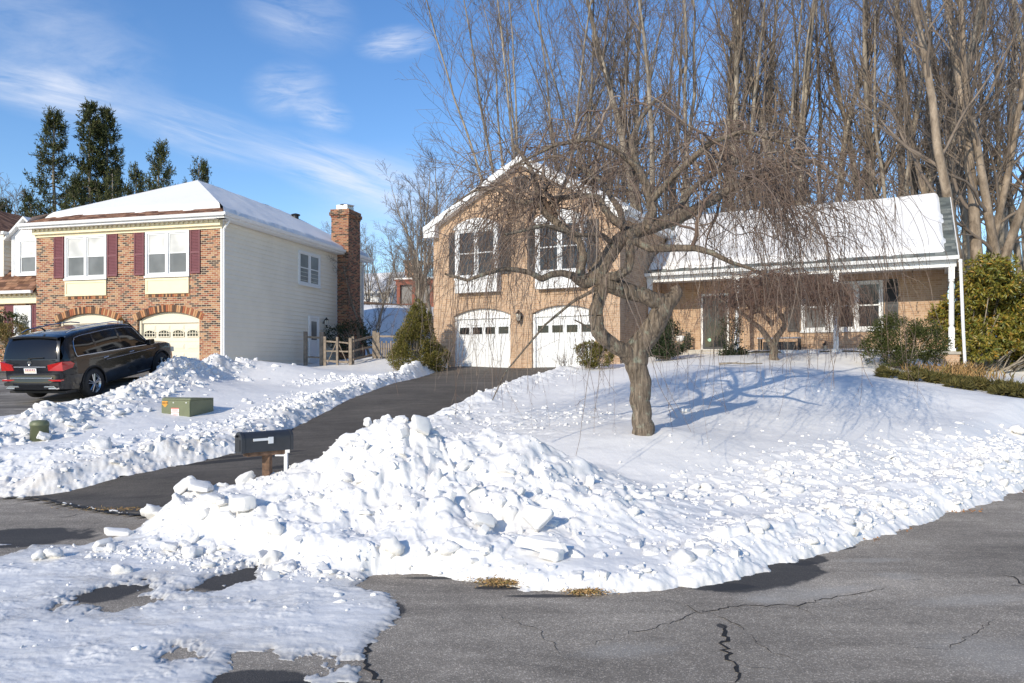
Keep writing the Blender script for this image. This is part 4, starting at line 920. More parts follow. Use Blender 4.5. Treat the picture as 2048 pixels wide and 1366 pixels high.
M['lf_juniper']=leafmat('juniper_sprays',[(.085,.075,.022),(.13,.115,.035),(.06,.06,.02),(.17,.13,.045)],.75,.25)
M['lf_brown']=leafmat('brown_hedge_leaves',[(.16,.11,.03),(.22,.15,.04),(.10,.09,.025)],.6,.3)
M['grass_dry']=leafmat('dry_grass_blades',[(.42,.25,.10),(.50,.33,.15),(.30,.18,.08),(.25,.22,.08)],.8,.2)
M['lf_dead']=leafmat('dead_leaves',[(.34,.15,.05),(.42,.22,.09),(.25,.12,.05)],.7,.3)
# ------------------------------------------------------------------ weeping trees
def weep(base,limbs,mains_extra,seed,nsh,dome,zlow,name,label,cat,twr,hang,side=6,nscaf=60,dens=1.,twig='twig_cherry',barkm='bark_cherry',group=None,rtr=1.,spread=None,leftlow=None):
    r=np.random.default_rng(seed); bx,by,bz=base
    root=empty(name,(bx,by,bz)); tag(root,label,cat,group)
    parts=[]; paths=[]
    for L_ in limbs:
        n=max(24,int(14*len(L_))) ; p,q=polyl(L_,n,r,0); 
        p[:,0]+=.35*q*np.interp(np.arange(n),np.arange(0,n,1),fbm(p[:,2]*4,p[:,0]*4,2,seed))*1.5
        w=q*(1+.10*fbm(p[:,2]*3.1+p[:,0]*2,p[:,0]*3.7,3,seed+4)); v,f=tubes(p[None],w[None],22)
        # gnarled cross-section
        c=np.repeat(p,22,0);d=v-c;ang=np.tile(np.arange(22),len(p))*2*np.pi/22;ca,sa=np.cos(ang)*1.6,np.sin(ang)*1.6;al=np.repeat(np.cumsum(np.r_[0,np.linalg.norm(np.diff(p,axis=0),axis=1)]),22);k=1+.10*fbm(ca+seed+al*1.2,sa+al*.8,3,seed+7)+.15*vn(ca*2.6+al*.5,sa*2.6+al*.6,seed+3)
        parts.append((c+d*k[:,None],f)); paths.append((p,q))
    V,Fs=join(parts); V-=np.array([bx,by,bz])
    tr=link('trunk',np_mesh('trunk',V,Fs,True),M[barkm],root)
    # arching scaffolds from the upper limbs to the dome
    cx,cy,cz,rx,ry,rzz=dome
    P_=np.concatenate([p[len(p)//4:] for p,q in paths]);Q_=np.concatenate([q[len(q)//4:] for p,q in paths]);ok=P_[:,2]>spread
    P_,Q_=P_[ok],Q_[ok]
    sc=[];scr=[]
    for i in range(nscaf):
        th=r.uniform(0,2*np.pi);ph=np.arccos(r.uniform(.0,1));rad=r.uniform(.55,1.0)
        tgt=np.array([cx+rx*rad*np.sin(ph)*np.cos(th),cy+ry*rad*np.sin(ph)*np.sin(th),cz+rzz*np.cos(ph)*r.uniform(.75,1.)])
        d=np.linalg.norm(P_-tgt,axis=1)+r.uniform(0,1.6,len(P_));j=np.argmin(d);st=P_[j];r0=min(Q_[j]*.7,.06*rtr)
        t=np.linspace(0,1,12)[:,None];mid=(st+tgt)/2+np.array([0,0,.45*rzz*r.uniform(.2,.9)])
        c=(1-t)**2*st+2*t*(1-t)*mid+t*t*tgt;c[1:]+=np.cumsum(r.normal(size=(11,3))*.035*rtr,0)
        sc.append(c);scr.append(r0*(1-.75*t[:,0]))
    sc=np.array(sc);scr=np.array(scr)
    b2,r2=shoots(sc,scr,9,.1,1,45,1.5*rtr,8,r,.12,.22,.6,.35,.35)
    eo=((b2-np.array([cx,cy,cz-.3*rzz]))/np.array([rx*1.08,ry*1.15,rzz*1.32]));kp=((eo**2).sum(-1).max(1)<1.0);b2,r2=b2[kp],r2[kp]
    es=((sc-np.array([cx,cy,cz-.3*rzz]))/np.array([rx*1.15,ry*1.25,rzz*1.45]));ks=((es**2).sum(-1).max(1)<1.0);sc,scr=sc[ks],scr[ks]
    cr=[tubes(sc,scr,7),tubes(b2,r2,4)]
    allp=np.concatenate([b2[:,i] for i in range(1,9)]+[sc[:,i] for i in range(3,12)]+[p[len(p)//2:] for p,q in paths if p[-1,2]>spread])
    # hanging shoots
    wt=.7+.9*np.clip(np.abs(allp[:,0]-cx)/rx-.35,0,1);wt*=np.where(allp[:,2]>cz+.2,1.5,.6);st=allp[r.choice(len(allp),nsh,p=wt/wt.sum())]+r.normal(size=(nsh,3))*np.array([.28,.28,.16])*rtr
    out=unit(np.c_[st[:,0]-cx,st[:,1]-cy,np.zeros(nsh)]+1e-6)
    D=unit(out*r.uniform(.05,.8,(nsh,1))+rdir(nsh,r)*.55+np.array([0,0,.35])*r.random((nsh,1)))
    zend=zlow(st,r,nsh); ln=np.clip((st[:,2]-zend)*1.22+.3,.35,hang);ln*=np.where(r.random(nsh)<.28,.45,1)
    S=18;o=np.empty((nsh,S+1,3));o[:,0]=st;stp=(ln/S)[:,None];g=r.uniform(.17,.36,(nsh,1))/np.sqrt(np.maximum(ln,.5))[:,None]*1.3
    for i in range(S):
        D=unit(D+np.array([0,0,-1.])*g+.11*r.normal(size=(nsh,3)));o[:,i+1]=o[:,i]+D*stp
    eo=((o-np.array([cx,cy,cz-.3*rzz]))/np.array([rx*1.24,ry*1.35,rzz*1.45]));eo[...,2]=np.maximum(eo[...,2],0);ks=((eo**2).sum(-1).max(1)<1.0);o=o[ks];nsh=len(o)
    R=twr*(.5+.95*r.random((nsh,1))**1.5)*(1.15-.6*np.linspace(0,1,S+1))[None]
    tw,tR=shoots(o,R,side,.05,.95,48,.42*rtr,5,r,-.22,.2,.75,.5,.2)
    tt,tTR=shoots(tw,tR,2,.2,.9,50,.16*rtr,3,r,-.1,.25,.9,.6,.2)
    cr+= [tubes(o,R,3),tubes(tw,tR,3),tubes(tt,tTR,3)]
    V,Fs=join(cr);V-=np.array([bx,by,bz]);link('crown',np_mesh('crown',V,Fs,True),M[twig],root)
    return root
dC=12.5
def LM(*a):  # limb traced on the tree: (u,v,depth,radius)
    return [(*P(u,v,d),r) for u,v,d,r in a]
limbs=[LM((1287,888,12.5,0.211),(1286,872,12.5,0.184),(1284,840,12.5,0.167),(1282,790,12.5,0.162),(1276,740,12.5,0.162),(1272,712,12.5,0.189),(1282,685,12.5,0.180),(1298,660,12.45,0.180),(1316,632,12.4,0.158),(1330,612,12.4,0.149),(1342,600,12.4,0.131),(1354,585,12.4,0.090),(1349,572,12.4,0.077)),
 LM((1334,606,12.4,0.137),(1316,603,12.35,0.132),(1290,592,12.3,0.132),(1262,585,12.3,0.126),(1235,575,12.25,0.132),(1210,565,12.2,0.144),(1192,553,12.2,0.137),(1186,542,12.2,0.115)),
 LM((1270,722,12.5,0.150),(1252,704,12.4,0.132),(1228,694,12.3,0.121),(1206,674,12.25,0.115),(1194,648,12.2,0.112),(1191,620,12.2,0.104),(1198,595,12.2,0.101),(1206,572,12.2,0.104)),
 LM((1192,556,12.2,0.104),(1176,566,12.15,0.097),(1162,562,12.1,0.086),(1148,552,12,0.064),(1125,546,11.9,0.051),(1102,549,11.8,0.051),(1082,558,11.7,0.048),(1062,546,11.6,0.044),(1036,540,11.5,0.039),(1005,538,11.3,0.035),(970,548,11.1,0.030),(935,561,11,0.025),(890,548,10.9,0.016)),
 LM((1166,560,12.1,0.080),(1163,535,12.1,0.071),(1166,512,12.15,0.067),(1160,486,12.2,0.064),(1130,458,12.3,0.064),(1095,430,12.4,0.069),(1080,405,12.5,0.064),(1073,370,12.6,0.048),(1060,335,12.7,0.039),(1030,290,12.8,0.023)),
 LM((1083,412,12.5,0.051),(1060,405,12.5,0.048),(1030,400,12.6,0.039),(995,378,12.8,0.030),(950,380,13.,0.018),(905,410,13,0.011)),
 LM((1095,410,12.5,0.051),(1120,396,12.5,0.046),(1160,390,12.5,0.044),(1196,394,12.4,0.046),(1208,415,12.3,0.051),(1228,440,12.2,0.064),(1250,455,12.2,0.069)),
 LM((1190,550,12.2,0.137),(1205,528,12.2,0.132),(1222,500,12.2,0.126),(1242,478,12.25,0.121),(1270,464,12.3,0.115),(1305,452,12.4,0.109),(1345,440,12.5,0.104),(1385,424,12.7,0.092),(1425,402,12.9,0.075),(1475,368,13.1,0.057),(1545,332,13.4,0.046),(1625,322,13.7,0.035),(1700,370,13.9,0.023)),
 LM((1200,556,12.2,0.080),(1235,552,12.1,0.075),(1256,538,12.05,0.071),(1262,515,12.05,0.071),(1258,492,12.1,0.069),(1262,470,12.2,0.064)),
 LM((1290,458,12.3,0.086),(1304,420,12.3,0.078),(1292,375,12.3,0.067),(1272,330,12.3,0.057),(1262,285,12.4,0.048),(1280,238,12.5,0.037),(1310,200,12.6,0.021)),
 LM((1276,338,12.3,0.051),(1235,300,12.2,0.042),(1180,278,12.,0.035),(1110,290,11.8,0.025),(1020,335,11.6,0.016)),
 LM((1303,400,12.3,0.064),(1358,340,12.,0.053),(1420,285,11.7,0.042),(1490,262,11.4,0.030),(1580,290,11.2,0.018)),
 LM((1262,478,12.1,0.069),(1300,497,12.,0.064),(1345,496,11.9,0.057),(1390,496,11.8,0.051),(1425,506,11.7,0.042),(1462,525,11.6,0.032),(1510,540,11.5,0.021)),
 LM((1190,575,12.2,0.025),(1196,600,11.9,0.021),(1187,660,11.7,0.016),(1150,640,11.5,0.010)),
 LM((1225,488,12.2,0.046),(1205,470,11.9,0.040),(1150,470,11.4,0.035),(1090,450,11.0,0.028),(1010,470,10.6,0.018)),
 LM((1345,440,12.5,0.057),(1380,380,12.9,0.051),(1450,330,13.6,0.042),(1560,300,14.4,0.030),(1680,320,15,0.018)),
 LM((1250,470,12.2,0.057),(1240,420,12.8,0.051),(1200,360,13.6,0.042),(1120,310,14.3,0.030),(1040,330,15,0.018)),
 LM((1205,572,12.2,0.035),(1150,600,11.9,0.023),(1090,650,11.6,0.017),(1010,745,11.2,0.011),(985,800,11,0.007))]
def zl(st,r,n):
    lo=1.2+np.clip((st[:,0]-2)*.22,0,1.0); return np.where(r.random(n)<np.where(st[:,0]<2.6,.68,.58),lo+r.random(n)*1.3,lo+ .5+ (st[:,2]-lo)*r.random(n)*.95)
base=P(1287,884,12.5)
CH_T=weep(base,limbs,None,21,1080,(2.55,12.9,3.95,3.7,2.9,2.5),zl,'weeping_cherry','large bare weeping cherry with a thick twisted trunk in the snowy front yard','tree',.0055,4.9,side=4,nscaf=78,spread=3.35)
s2=P(1548,722,23.6); d2=23.6
def L2(*a): return [(*P(u,v,d),r) for u,v,d,r in a]
lim2=[L2((1551,732,23.6,.16),(1548,705,23.6,.12),(1545,690,23.6,.11)),L2((1545,694,23.6,.10),(1532,672,23.5,.09),(1518,655,23.4,.08),(1500,640,23.2,.06),(1470,615,23,.04),(1440,600,22.8,.03)),
 L2((1546,694,23.6,.11),(1555,672,23.6,.09),(1568,655,23.7,.08),(1570,630,23.7,.06),(1590,600,23.8,.06),(1640,575,24,.04),(1690,570,24.2,.03)),L2((1568,640,23.7,.08),(1550,612,23.5,.07),(1540,580,23.4,.05),(1530,550,23.4,.04)),L2((1545,650,23.6,.07),(1520,620,23.9,.06),(1500,580,24.3,.05),(1470,560,24.5,.03))]
def zl2(st,r,n): return np.where(r.random(n)<.5,2.75+r.random(n)*.6,3.0+(st[:,2]-3.0)*r.random(n))
weep(P(1550,732,23.6),lim2,None,33,620,(P(1560,600,23.5)[0],23.5,3.75,2.95,1.9,1.35),zl2,'weeping_cherry','small umbrella-shaped bare weeping cherry in front of the porch','tree',.0075,1.7,side=5,nscaf=70,twig='twig_red',spread=3.2,rtr=.75)
# ------------------------------------------------------------------ forest trees
def forest_tree(seed,height,stems,k1,k2,k3,spreadv=.10,r0=.28,l1=.26,up=.22,first=.22,trop=.05):
    r=np.random.default_rng(seed);n=14;st=[];R=[]
    for i in range(stems):
        a=2*np.pi*(i+r.random()*.6)/stems;lean=spreadv*(1 if stems>1 else .3)*r.uniform(.5,1.3);d=np.array([math.cos(a)*lean,math.sin(a)*lean,1.]);hh=height*r.uniform(.85,1.05);p=[np.array([math.cos(a)*r0*.5*(stems>1),math.sin(a)*r0*.5*(stems>1),-.6])]
        for j in range(n): d=unit(d+r.normal(size=3)*np.array([.05,.05,.02])+np.array([0,0,trop]));p.append(p[-1]+d*hh/n)
        st.append(p);R.append(r0*r.uniform(.7,1.1)*(1-.88*np.linspace(0,1,n+1)**.9)*(1+.5*np.exp(-np.arange(n+1)*1.5)))
    st=np.array(st);R=np.array(R)
    b1,r1=shoots(st,R,k1,first,.97,34,height*l1,9,r,up,.13,.42,.22,.62)
    b2,r2=shoots(b1,r1,k2,.15,.97,36,height*.11,6,r,up*.8,.14,.55,.3,.5)
    b3,r3=shoots(b2,r2,k3,.15,.98,38,height*.045,4,r,up*.5,.16,.65,.5,.4)
    r3=np.maximum(r3,.006); r2=np.maximum(r2,.009)
    tv,tf=tubes(st,R,9)
    V,Fs=join([tubes(b1,r1,5),tubes(b2,r2,3),tubes(b3,r3,3)])
    return np_mesh('trunk',tv,[tf],True),np_mesh('crown',V,Fs,True)
def place_tree(var,x,y,sc,rz,name,label,cat,group,mats,z=None,scz=None):
    zz=float(Bf(np.array([x]),np.array([y]))[0]) if z is None else z
    e=empty(name,(x,y,zz),rz);e.scale=(sc,sc,scz or sc);tag(e,label,cat,group)
    t=bpy.data.objects.new('trunk',var[0]);COL.objects.link(t);t.parent=e
    c=bpy.data.objects.new('crown',var[1]);COL.objects.link(c);c.parent=e
    return e
def setm(var,a,b): var[0].materials.append(M[a]);var[1].materials.append(M[b]);return var
FV=[setm(forest_tree(100+i,25,st,k1,k2,k3,sp,r0),'bark_forest','twig_forest') for i,(st,k1,k2,k3,sp,r0) in enumerate([(2,20,7,4,.06,.30),(3,15,7,4,.10,.26),(1,30,8,4,.05,.33),(2,21,6,4,.09,.27),(4,12,6,4,.12,.22)])]
PV=[setm(forest_tree(140+i,25,st,k1,k2,k3,sp,r0,.30,.15),'bark_pale','twig_forest') for i,(st,k1,k2,k3,sp,r0) in enumerate([(3,13,8,5,.30,.26),(2,16,8,5,.24,.31)])]
r_=random.Random(12)
FT=[]
def ft(u,d,var,sc,label,name='bare_tree',group='bare woodland trees behind the wing',rz=None,pool=FV,scz=None):
    x=d*(u-HU)/F0; place_tree(pool[var],x,d,sc,r_.uniform(0,6.28) if rz is None else rz,name,label,'tree',group,None,scz=scz)
LB='tall bare deciduous tree in the dense woodland behind the porch wing'
us_=[1300,1350,1440,1495,1545,1600,1650,1712,1760,1800,1840,1880,1925,1985,2070]
for i,u in enumerate(us_):
    ft(u+r_.uniform(-12,12),r_.uniform(36,42),i%5,r_.uniform(.85,1.1),LB)
for i in range(9):
    ft(1250+i*95+r_.uniform(-14,14),r_.uniform(44,60),(i*2+1)%5,r_.uniform(.9,1.15),LB)
ft(1955,29,0,1.0,'pale-barked forking bare tree just behind the rhododendron',pool=PV,rz=.6)
ft(2030,31,1,1.0,'thick pale leaning bare tree at the right edge of the woodland',pool=PV,rz=2.2)
ft(1905,33,1,.9,'pale double-stemmed bare tree behind the right end of the porch roof',pool=PV,rz=4.)
bigv=setm(forest_tree(201,26,9,14,8,5,.27,.15,.22,.16,first=.12,trop=.012),'bark_forest','twig_forest')
ft(1040,41,0,.98,'wide fan-shaped bare tree rising behind the gable roof peak',pool=[bigv],group=None,rz=1.0)
ft(1185,43,0,.95,'tall bare tree behind the gable, right of the fan-shaped one',pool=[bigv],group=None,rz=2.9)
# far bare trees between the houses
SV=[setm(forest_tree(160+i,11,st,k1,k2,k3,.16,.14,.34,.14,first=.15),'bark_forest','twig_far') for i,(st,k1,k2,k3) in enumerate([(3,14,7,5),(2,18,8,5),(4,11,7,5)])]
LS='bare tree on the rising ground between the two houses'
for i,(u,d,sc) in enumerate([(622,62,.72),(655,60,.78),(735,60,.70),(775,58,.62),(805,60,.75),(840,52,.85),(868,47,1.0),(890,52,1.0),(720,76,.95),(668,78,.9)]):
    ft(u,d,i%3,sc,LS,group='bare trees on the slope between the houses',pool=SV)
ft(745,36,0,.52,'small bare tree beside the chimney behind the split-rail fence',pool=SV,group=None,rz=.4)
ft(840,33,1,.58,'small bare tree behind the cone-shaped evergreen',pool=SV,group=None,rz=.9)
# dense understorey wood far behind: short bare saplings
for i in range(12):
    ft(900+i*100+r_.uniform(-20,20),r_.uniform(64,80),i%3,r_.uniform(.9,1.3),'bare sapling in the far background of the wood',name='bare_sapling',group='far saplings',pool=SV)
# trees at the far left
LV=setm(forest_tree(181,9,2,15,7,5,.12,.12,.4,.05,first=.2),'bark_forest','twig_far')
ft(-25,34,0,1.05,'bare tree reaching in from the left edge beside the brick house',pool=[LV],group=None,rz=.3)
ft(60,48,0,1.25,'thin bare tree left of the evergreens',pool=[LV],group=None,rz=1.3)
# ------------------------------------------------------------------ spruces
def spruce(seed,h,wid,top=1.0,fork=False,gaps=.25):
    r=np.random.default_rng(seed);tiers=int(h*3.0);P1=[];R1=[]
    for i in range(tiers):
        t=(i+r.random()*.5)/tiers;z=h*(.06+.94*t);rad=wid*(1-t)**.72*(1-.15*np.sin(i*1.3))+.22
        for k in range(8):
            if r.random()<gaps*(1.25-t*.6): continue
            a=r.uniform(0,6.283);ln=rad*r.uniform(.55,1.15);q=np.linspace(0,1,7)[:,None]
            d=np.array([math.cos(a),math.sin(a),0]);c=np.array([0,0,z])+d*ln*q+np.array([0,0,1.])*(-.28*ln*np.sin(q*2.6)+.20*ln*q**2+.30*ln*q*t);c+=r.normal(size=(7,3))*.03
            P1.append(c);R1.append(.035*(1-.8*q[:,0])*(ln/wid+.3))
    P1=np.array(P1);R1=np.array(R1);b2,r2=shoots(P1,R1,7,.2,1,48,wid*.22,4,r,.05,.12,.7,.4,.5)
    n=len(b2);C=[];D=[]
    pts,T=sample(b2,np.tile(np.linspace(.05,.98,10),(n,1)));C.append(pts.reshape(-1,3));D.append(T.reshape(-1,3))
    pts,T=sample(P1,np.tile(np.linspace(.25,.98,12),(len(P1),1)));C.append(pts.reshape(-1,3));D.append(T.reshape(-1,3))
    C=np.concatenate(C);D=np.concatenate(D);D=unit(D+.75*r.normal(size=D.shape)+np.array([0,0,.12]));N=unit(np.cross(D,rdir(len(D),r)))
    v,f=inst_leaf(C,D,N,.15+.16*r.random(len(C)),.055)
    z=np.linspace(-.5,h*.98,10);tp=np.c_[z*0+.05*np.sin(z),z*0,z];tv,tf=tubes(tp[None],(.03+.24*(1-np.linspace(0,1,10)))[None],8)
    bv,bf=tubes(P1,R1,3)
    return np_mesh('trunk',tv,[tf],True),np_mesh('crown',v,[f]),np_mesh('branches',bv,[bf])
SPV=[spruce(300+i,h,w,gaps=g) for i,(h,w,g) in enumerate([(14,2.7,.58),(14,2.3,.52),(10,3.2,.6)])]
for a,b,c in SPV: a.materials.append(M['bark_forest']);b.materials.append(M['lf_spruce']);c.materials.append(M['bark_forest'])
for k,(u,vt,d,var,lab) in enumerate([(108,226,46,0,'leftmost tall dark spruce, ragged on its left side, behind the brick house'),(180,208,47,1,'tallest dark spruce, in the middle of the evergreens behind the brick house'),(214,220,47.6,1,'slim spruce growing close against the tallest one'),(318,285,45,2,'broad low evergreen behind the snowy hipped roof'),(398,318,46,2,'rightmost small evergreen peeking over the snowy hipped roof'),(272,330,46,2,'low evergreen filling the gap left of the broad one'),(62,380,50,2,'low dark evergreen left of the spruces behind the brick house'),(10,400,46,2,'dark evergreen at the left edge behind the brown shingle roof'),(150,345,44,2,'low evergreen in front of the spruces'),(225,340,44,2,'olive low evergreen just behind the left part of the hipped roof')]):
    x=d*(u-HU)/F0;top=CH+(HV-vt)/F0*d;z0=float(Bf(np.array([x]),np.array([d]))[0]);s=(top-z0)/(14 if var<2 else 10)
    e=empty('spruce_tree',(x,d,z0),1.3*k);e.scale=(s*(.82 if var<2 else .58),s*(.82 if var<2 else .58),s);tag(e,lab,'tree')
    for nm,me in zip(('trunk','crown','branches'),SPV[var]): o=bpy.data.objects.new(nm,me);COL.objects.link(o);o.parent=e
# =================================================================== shrubs
def shrub(name,loc,blobs,n,ln,wd,mat,label,cat='shrub',seed=0,up=.2,out=.7,stems=8,shell=.55,noise=.35,group=None,droop=0,wh=1,stemmat='bark_forest',bend=.2):
    """blobs: ellipsoids (cx,cy,cz,rx,ry,rz) relative to loc; leaves fill their outer shell with gaps"""
    r=np.random.default_rng(seed);C=[];Nn=[]
    vol=np.array([b[3]*b[4]*b[5] for b in blobs])**.67;vol/=vol.sum()
    for b,vv in zip(blobs,vol):
        k=int(n*vv*1.6);d=rdir(k,r);rad=shell+(1-shell)*r.random(k)**.6
        rr=1+noise*2*fbm(d[:,0]*2.2+seed+b[0],d[:,2]*2.2+d[:,1]*1.7,3,seed)
        p=d*(rad*rr)[:,None]*np.array(b[3:6])+np.array(b[:3]);g=fbm(p[:,0]*3.1/max(b[3],.3)*.6+seed,p[:,2]*3.1/max(b[3],.3)*.6+p[:,1]*2,3,seed+9)
        ok=(g>-.16)&(p[:,2]>-.05);C.append(p[ok]);Nn.append(d[ok])
    C=np.concatenate(C);Nn=np.concatenate(Nn)
    if wh>1:   # whorls
        pi=r.permutation(len(C))[:len(C)//wh];C=np.repeat(C[pi],wh,0);Nn=np.repeat(Nn[pi],wh,0)
        D=unit(Nn*.55+rdir(len(C),r)+np.array([0,0,up-droop]))
    else: D=unit(Nn*out+rdir(len(C),r)*.8+np.array([0,0,up]))
    N=unit(np.cross(D,rdir(len(C),r)));v,f=inst_leaf(C,D,N,ln*(.6+.7*r.random(len(C))),wd*(.7+.6*r.random(len(C))),bend)
    root=empty(name,loc);tag(root,label,cat,group)
    link('foliage',np_mesh('foliage',v,[f]),M[mat],root)
    k=stems*3;b=np.array(blobs);bi=r.integers(0,len(b),k);q=np.linspace(0,1,7)[:,None]
    st=np.c_[b[bi,0]*.4+r.normal(size=k)*.06,b[bi,1]*.4+r.normal(size=k)*.06,np.full(k,-.1)];d=rdir(k,r);d[:,2]=abs(d[:,2]);en=b[bi,:3]+d*b[bi,3:6]*.85
    pl=st[:,None]*(1-q[None])+en[:,None]*q[None]+r.normal(size=(k,7,3))*.02
    v,f=tubes(pl,np.broadcast_to(.012*(1.6-q[:,0]),(k,7))*max(1,b[:,5].max()),4);link('stems',np_mesh('stems',v,[f],True),M[stemmat],root)
    return root
def at(u,v,d): return P(u,v,d)
shrub('conical_yew',at(832,738,27.6),[(0,0,.5,.95,.9,.75),(.05,0,1.1,.78,.75,.8),(.1,0,1.7,.48,.5,.6),(.1,0,2.1,.26,.26,.45),(.75,.1,.35,.55,.6,.55)],19000,.085,.03,'lf_yew','cone-shaped yellow-green evergreen at the left corner of the tan brick garage','evergreen',1,.45,.9,noise=.16)
shrub('shrub',at(1182,730,24.6),[(0,0,.35,.62,.5,.42),(.35,0,.3,.4,.4,.35)],5200,.075,.03,'lf_yew','low olive evergreen bush between the right garage door and the cherry trunk',seed=2,up=.3,noise=.2)
shrub('shrub',at(1336,712,25.4),[(0,0,.5,.62,.5,.62),(-.3,0,.4,.4,.4,.5)],6000,.09,.04,'lf_dark','dark green bush by the porch, just right of the big cherry trunk',seed=3,noise=.35)
shrub('shrub',at(1462,712,26.2),[(0,0,.55,.42,.35,.75),(.1,0,.1,.5,.4,.4)],3000,.09,.04,'lf_dark','narrow dark bush right of the porch steps',seed=4,noise=.4)
shrub('holly_bush',at(1815,728,22.3),[(0,0,.72,.95,.8,.75),(-.3,.1,.95,.65,.6,.5),(.55,0,.6,.55,.6,.55),(-.95,0,.55,.45,.4,.3),(-.5,-.1,.25,.9,.5,.35)],17000,.055,.03,'lf_holly','rounded dark green holly bush in front of the right porch window',seed=5,noise=.26,stems=10)
rh=[]
rr_=random.Random(5)
for i in range(26):
    x=rr_.uniform(.15,4.2); z=rr_.uniform(.5,3.35-max(0,(x-1.6))*.12); rh.append((x,rr_.uniform(-.9,1.3),z*.93,.62,.6,.46))
rh+=[(.75,0,1.2,.8,1.1,1.1),(2.0,.2,1.3,1.4,1.3,1.5),(3.4,.3,1.1,1.3,1.3,1.4)]
shrub('rhododendron',at(1930,734,24.3),rh,46000,.17,.05,'lf_rhodo','tall yellow-green rhododendron at the right end of the porch','shrub',6,.15,.6,14,.35,.3,wh=7,droop=.15,bend=.3)
shrub('rhododendron',at(1868,712,26.5),[(0,0,.7,.45,.4,.6)],1600,.15,.045,'lf_rhodo','small rhododendron on the porch end behind the white corner column','shrub',7,.15,.6,5,.3,.3,wh=7,bend=.3)
shrub('shrub',at(735,712,35.6),[(-.9,0,.9,1.1,.5,.65)],2400,.10,.05,'lf_dark','dark shaded bush at the foot of the brick chimney behind the gate',seed=8)
shrub('hedge',at(12,720,26.4),[(-.9,0,.6,.9,.6,.75),(.15,0,.6,.75,.6,.7),(.9,0,.5,.5,.5,.6),(-2.2,0,.7,1,.6,.8)],11000,.06,.03,'lf_brown','clipped brown-green hedge behind the black car','hedge',9,.2,.8,noise=.12)
shrub('shrub',at(15,690,28.2),[(0,0,.75,.75,.5,.5),(-1.2,0,.8,.8,.5,.5)],4200,.08,.04,'lf_holly','dark green bush above the hedge under the window of the brick house',seed=10)
# creeping juniper, one sheet of sprays draped over the bank
def juniper(blots,seed,label):
    r=np.random.default_rng(seed);C=[];D=[]
    for (u,v,d,rx,ry,k,h) in blots:
        x0,y0=W2(u,v,d);a=r.uniform(0,6.283,k);q=np.sqrt(r.random(k));x=x0+rx*q*np.cos(a)*(1+.35*fbm(a*1.3,a*0+seed,3,seed));y=y0+ry*q*np.sin(a)*(1+.35*fbm(a*1.3+9,a*0,3,seed))
        g=fbm(x*1.7,y*2.2,4,seed,.6)>.0;x,y,q,a=x[g],y[g],q[g],a[g];z=Sf(x,y)+h*(1-q**2)*(.5+.8*r.random(len(x)))+.03
        C.append(np.c_[x,y,z]);D.append(unit(np.c_[np.cos(a),np.sin(a),.35+.3*r.random(len(a))]+.6*r.normal(size=(len(a),3))))
    C=np.concatenate(C);D=np.concatenate(D);N=unit(np.cross(D,rdir(len(D),r)));v,f=inst_leaf(C,D,N,.11+.12*r.random(len(C)),.035)
    c=C.mean(0);v-=c;o=link('creeping_juniper',np_mesh('creeping_juniper',v,[f]),M['lf_juniper']);o.location=c
    tag(o,label,'shrub');return o
juniper([(1812,735,21.6,.75,.4,3000,.14),(1790,744,21.0,.45,.25,1000,.08)],3,'first creeping juniper mat, below the holly bush')
juniper([(1862,762,20.6,.65,.35,2400,.12),(1835,770,20.3,.35,.25,900,.08),(1905,768,20.6,.5,.25,1500,.13)],4,'creeping juniper mat in the middle of the bank, below the brick pier')
juniper([(2010,790,19.8,1.0,.9,7000,.2),(1940,782,20.2,.45,.3,1700,.15),(1918,797,19.6,.28,.2,500,.08),(2060,812,18.6,.8,.7,5000,.2),(2150,820,18.4,1,.8,3000,.2)],5,'largest creeping juniper mat, spreading to the right edge')
# dry grasses
def blades(loc_uvd,rad,n,h,seed,label,mat='grass_dry',kind=None,name='dry_grass',w=.012,ring=None):
    r=np.random.default_rng(seed);x0,y0=W2(*loc_uvd);x=x0+r.normal(size=n)*rad[0];y=y0+r.normal(size=n)*rad[1];z=Sf(x,y)-.02 if ring is None else np.full(n,ring)
    C=np.c_[x,y,z];D=unit(np.c_[r.normal(size=(n,2))*.35,np.ones(n)]) if h>.1 else unit(np.c_[r.normal(size=(n,2)),.45*r.random(n)]);N=unit(np.cross(D,rdir(n,r)))
    v,f=inst_leaf(C,D,N,h*(.5+.9*r.random(n)),w,.35);o=link(name,np_mesh(name,v,[f]),M[mat]);tag(o,label,'grass',None,kind or 'stuff');return o
blades((1930,740,22.2),(.42,.2),380,.36,1,'dry tan grass tufts at the foot of the leaning downspout')
blades((1905,746,21.9),(.7,.25),300,.3,2,'dry stubble beside the brick pier')
gx,gy=G(1022,1168)
def curbgrass(u,v,rx,ry,n,s,mat='grass_dry'): 
    r=np.random.default_rng(s);x0,y0=G(u,v);x=x0+r.normal(size=n)*rx;y=y0+r.normal(size=n)*ry;C=np.c_[x,y,np.full(n,.012)+.035*r.random(n)*(mat=='grass_dry')];D=unit(np.c_[r.normal(size=(n,2)),.35*r.random(n)]);N=unit(np.cross(D,rdir(n,r))+np.array([0,0,.6]));return inst_leaf(C,D,N,.035*(.6+r.random(n)),.009 if mat=='grass_dry' else .02,.3)
v,f1=join([curbgrass(1022,1169,.14,.055,1500,1),curbgrass(1172,1190,.09,.022,500,2),curbgrass(255,1022,.35,.05,300,4)]);tag(link('dead_grass',np_mesh('dead_grass',v,f1),M['grass_dry']),'matted dead grass showing at the foot of the snow pile','grass',None,'stuff')
